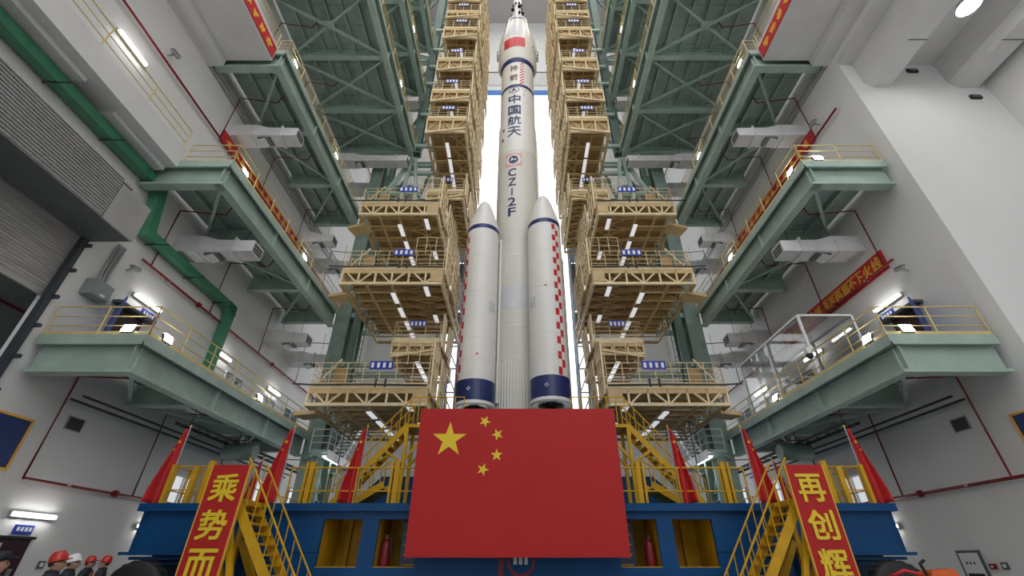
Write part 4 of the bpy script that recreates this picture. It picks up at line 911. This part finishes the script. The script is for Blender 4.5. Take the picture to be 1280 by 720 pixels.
# high bay lamp in the side bay and small wall lamps
for k, y in enumerate((9.4,)):
    t = thing('high_bay_lamp', 'round white high bay lamp hanging from the side bay ceiling', 'lamp', (18.9, y, 21.4), 'high bay lamps in the side bay')
    lathe('reflector', t, [(.12, 21.9), (.3, 21.75), (.45, 21.42), (.43, 21.42), (.1, 21.85)], 'galv', (18.9, y, 0), 24); lathe('lens', t, [(0, 21.44), (.43, 21.44)], 'flood_lens', (18.9, y, 0), 24)
    rod('stem', t, (18.9, y, 21.9), (18.9, y, 23.0), .05, 'cable')
for x, y, z, lab in ((19.6, 12.88, 22.4, 'upper'), (21.6, 12.88, 20.3, 'lower')):
    t = thing('emergency_lamp', '%s small dark lamp box high on the side bay wall' % lab, 'lamp', (x, y, z))
    box('case', t, x - .25, x + .25, 12.8, 12.89, z - .12, z + .12, 'black'); box('face', t, x - .2, x + .2, 12.79, 12.8, z - .08, z + .08, 'grey_dark')
# tyres, pump and hoses at the platform foot
for s in (-1, 1):
    t = thing('bogie_wheel', 'large black rubber wheel below the blue platform end, ' + SIDE[s], 'wheel', (s * 10.5, 14.6, 0))
    M = Matrix.Translation((s * 10.5, 14.6, .86)) @ Matrix.Rotation(PI / 2, 4, 'X')
    for nm, pr, m_ in (('tyre', [(.4, -.22), (.78, -.25), (.86, -.16), (.86, .16), (.78, .25), (.4, .22)], 'rubber'), ('hub', [(0, .12), (.38, .16), (.4, .2), (.4, -.2), (0, -.16)], 'grey_dark')):
        v, f = lathe_data(pr, 36); add(nm, mesh_from(nm, v, f, m_, True), t, M)
    for k in range(24):
        a = k * PI / 12; add('tread_block', cube_mesh('rubber'), t, M @ Matrix.Rotation(a, 4, 'Z') @ Matrix.Translation((.86, 0, 0)) @ Matrix.Diagonal((.03, .1, .3, 1)))
    for k in range(6):
        a = k * PI / 3; add('wheel_nut', rod_mesh('steel', 6), t, M @ Matrix.Rotation(a, 4, 'Z') @ Matrix.Translation((.24, 0, .18)) @ Matrix.Rotation(PI / 2, 4, 'Y') @ Matrix.Diagonal((.06, .05, .05, 1)))
t = thing('pump', 'orange portable pump with red hose and black lever beside the wheel', 'pump', (10.4, 13, 0))
v = [(9.95, 12.7, .0), (10.8, 12.7, 0), (10.8, 13.3, 0), (9.95, 13.3, 0), (9.95, 12.7, 1.2), (10.8, 12.7, 1.2), (10.8, 13.3, 1.2), (9.95, 13.3, 1.2), (10.12, 12.8, 1.5), (10.68, 12.8, 1.54), (10.68, 13.2, 1.54), (10.12, 13.2, 1.5)]
f = [(3, 2, 1, 0)] + [(k * 4 + i, k * 4 + (i + 1) % 4, k * 4 + 4 + (i + 1) % 4, k * 4 + 4 + i) for k in range(2) for i in range(4)] + [(8, 9, 10, 11)]
add('hood', mesh_from('hood', v, f, 'orange'), t, Matrix()); bar('lever', t, (10.05, 12.9, 1.4), (9.98, 12.9, 1.66), .05, .05, 'black'); bar('lever_grip', t, (9.98, 12.9, 1.64), (10.12, 12.9, 1.72), .05, .05, 'black')
tube('hose', t, [(9.98, 13, 1.42), (9.6, 13, 1.5), (9.3, 13.4, 1.3), (9.2, 13.6, .4)], .04, 'check_red', 8)

# ------------------------------------------------------------------ people looking up at the rocket
def skin_mesh(name, joints, edges, m):
    me = bpy.data.meshes.new(name); me.from_pydata([j[0] for j in joints], edges, []); me.materials.append(MATS[m])
    return me
def skin_obj(name, p, M, joints, edges, m):
    key = ('skin', name, m)
    if key not in MESH: MESH[key] = skin_mesh(name, joints, edges, m)
    o = add(name, MESH[key], p, M)
    md = o.modifiers.new('grow', 'SKIN'); md.use_smooth_shade = True
    if not MESH[key].skin_vertices: pass
    sv = MESH[key].skin_vertices[0].data
    for k, j in enumerate(joints):
        r = j[1]; sv[k].radius = (r, r) if not isinstance(r, tuple) else r; sv[k].use_root = (k == 0)
    sub = o.modifiers.new('smooth', 'SUBSURF'); sub.levels = sub.render_levels = 1 if name != 'person_body' else 2
    return o
def person(loc, rz, hat, coat, vest, label):
    t = thing('person', label, 'person', loc, 'people watching the rocket', rz)
    M = BASE[t.name]
    J, E = [], []
    def chain(pts, start=None):
        prev = start
        for q in pts:
            J.append(q); i = len(J) - 1
            if prev is not None: E.append((prev, i))
            prev = i
        return prev
    chain([((0, 0, .98), (.14, .1)), ((0, 0, 1.15), (.13, .09)), ((0, -.01, 1.36), (.16, .1)), ((0, -.01, 1.46), (.07, .06)), ((0, 0, 1.53), .055), ((0, .012, 1.57), (.075, .09)), ((0, .0, 1.65), (.095, .115)), ((0, -.02, 1.73), (.07, .08))])
    chain([((0, .112, 1.645), .016), ((0, .122, 1.62), .015)], 6)
    for s in (-1, 1): chain([((s * .092, -.005, 1.64), .018), ((s * .098, -.01, 1.62), .014)], 6)
    for s in (-1, 1):
        k = chain([((s * .19, -.01, 1.4), .05), ((s * .25, -.03, 1.13), .042), ((s * .25, .06, .9), .03), ((s * .25, .08, .82), (.02, .036))], 2)
        for q in range(4): chain([((s * .25, .05 + q * .022, .775), .0085), ((s * .245, .055 + q * .022, .735 + .008 * abs(q - 1.5)), .008), ((s * .235, .06 + q * .022, .705 + .01 * abs(q - 1.5)), .007)], k)
        chain([((s * .245, .115, .81), .009), ((s * .235, .13, .775), .008)], k - 0)
        chain([((s * .09, 0, .9), .085), ((s * .1, .015, .5), .058), ((s * .1, -.02, .1), .042), ((s * .1, .1, .045), .035)], 0)
    b = skin_obj('person_body', t, M, J, E, 'skin')
    C = [((0, 0, 1.0), (.19, .13)), ((0, 0, 1.16), (.18, .125)), ((0, -.01, 1.40), (.21, .15)), ((0, -.015, 1.5), (.15, .12)), ((0, -.012, 1.575), (.1, .1))]
    CE = [(0, 1), (1, 2), (2, 3), (3, 4)]
    for s in (-1, 1):
        n = len(C); C += [((s * .2, -.01, 1.45), .085), ((s * .26, -.03, 1.13), .06), ((s * .255, .05, .92), .045)]; CE += [(2, n), (n, n + 1), (n + 1, n + 2)]
    skin_obj('jacket', t, M, C, CE, coat)
    T, TE = [((0, 0, .98), (.17, .125))], []
    for s in (-1, 1):
        n = len(T); T += [((s * .09, 0, .88), .105), ((s * .1, .015, .5), .078), ((s * .1, -.015, .1), .065)]; TE += [(0, n), (n, n + 1), (n + 1, n + 2)]
    skin_obj('trousers', t, M, T, TE, 'jacket')
    for s in (-1, 1):
        v, f = lathe_data([(0, -.05), (.05, -.045), (.055, 0), (.03, .04), (0, .05)], 12); add('boot', mesh_from('boot', v, f, 'black', True), t, M @ Matrix.Translation((s * .1, .05, .05)) @ Matrix.Diagonal((1, 2.6, 1, 1)))
        v, f = lathe_data([(0, -.01), (.008, -.006), (.01, 0), (.008, .006), (0, .01)], 10); add('eye', mesh_from('eye', v, f, 'hair', True), t, M @ Matrix.Translation((s * .032, .098, 1.655)))
    add('mouth', cube_mesh('maroon'), t, M @ Matrix.Translation((0, .1, 1.585)) @ Matrix.Diagonal((.045, .012, .008, 1)))
    tilt = Matrix.Translation((0, -.01, 1.69)) @ Matrix.Rotation(.25, 4, 'X')
    v, f = lathe_data([(.098, -.06), (.104, -.02), (.1, .03), (.0, .05)], 20); add('hair', mesh_from('hair', v, f, 'hair', True), t, M @ tilt @ Matrix.Translation((0, -.012, -.01)) @ Matrix.Diagonal((.93, 1.0, 1, 1)))
    if hat:
        v, f = lathe_data([(.128, -.01), (.132, 0), (.122, .02), (.115, .07), (.09, .115), (.05, .135), (0, .14)], 24); hm = add('helmet', mesh_from('helmet', v, f, hat, True), t, M @ tilt)
        v, f = lathe_data([(.10, 0), (.185, -.012), (.185, -.004), (.10, .012)], 16, PI * .18, PI * .82); add('helmet_brim', mesh_from('helmet_brim', v, f, hat, True), hm, M @ tilt)
        add('helmet_ridge', cube_mesh(hat), hm, M @ tilt @ Matrix.Translation((0, 0, .13)) @ Matrix.Diagonal((.03, .14, .025, 1)))
    else:
        v, f = lathe_data([(.112, -.01), (.116, .03), (.1, .08), (.05, .1), (0, .105)], 24); hm = add('cap', mesh_from('cap', v, f, 'jacket', True), t, M @ tilt)
        v, f = lathe_data([(.09, 0), (.19, -.015), (.19, -.005), (.09, .012)], 16, PI * .25, PI * .75); add('cap_peak', mesh_from('cap_peak', v, f, 'jacket', True), hm, M @ tilt)
    if vest:
        VJ = [((0, 0, 1.05), (.205, .145)), ((0, 0, 1.2), (.2, .14)), ((0, -.01, 1.4), (.22, .16)), ((0, -.01, 1.49), (.17, .13))]
        skin_obj('vest', t, M, VJ, [(0, 1), (1, 2), (2, 3)], 'vest')
    return t
person((-7.0, 7.0, 0), -1.1, None, 'jacket', False, 'person in dark cap and dark jacket by the maroon door')
person((-7.7, 8.7, 0), -1.0, 'hat_red', 'jacket', False, 'person in red helmet and navy jacket looking up')
person((-9.4, 11.0, 0), -1.0, 'hat_white', 'jacket', False, 'person in white helmet and navy jacket beside red helmet')
person((-11.75, 14.3, 0), -1.2, 'hat_red', 'jacket', True, 'person in red helmet and orange vest near the black wheel')
person((-11.05, 13.9, 0), 2.2, 'hat_red', 'jacket', True, 'person in red helmet turned to a colleague in orange vest')
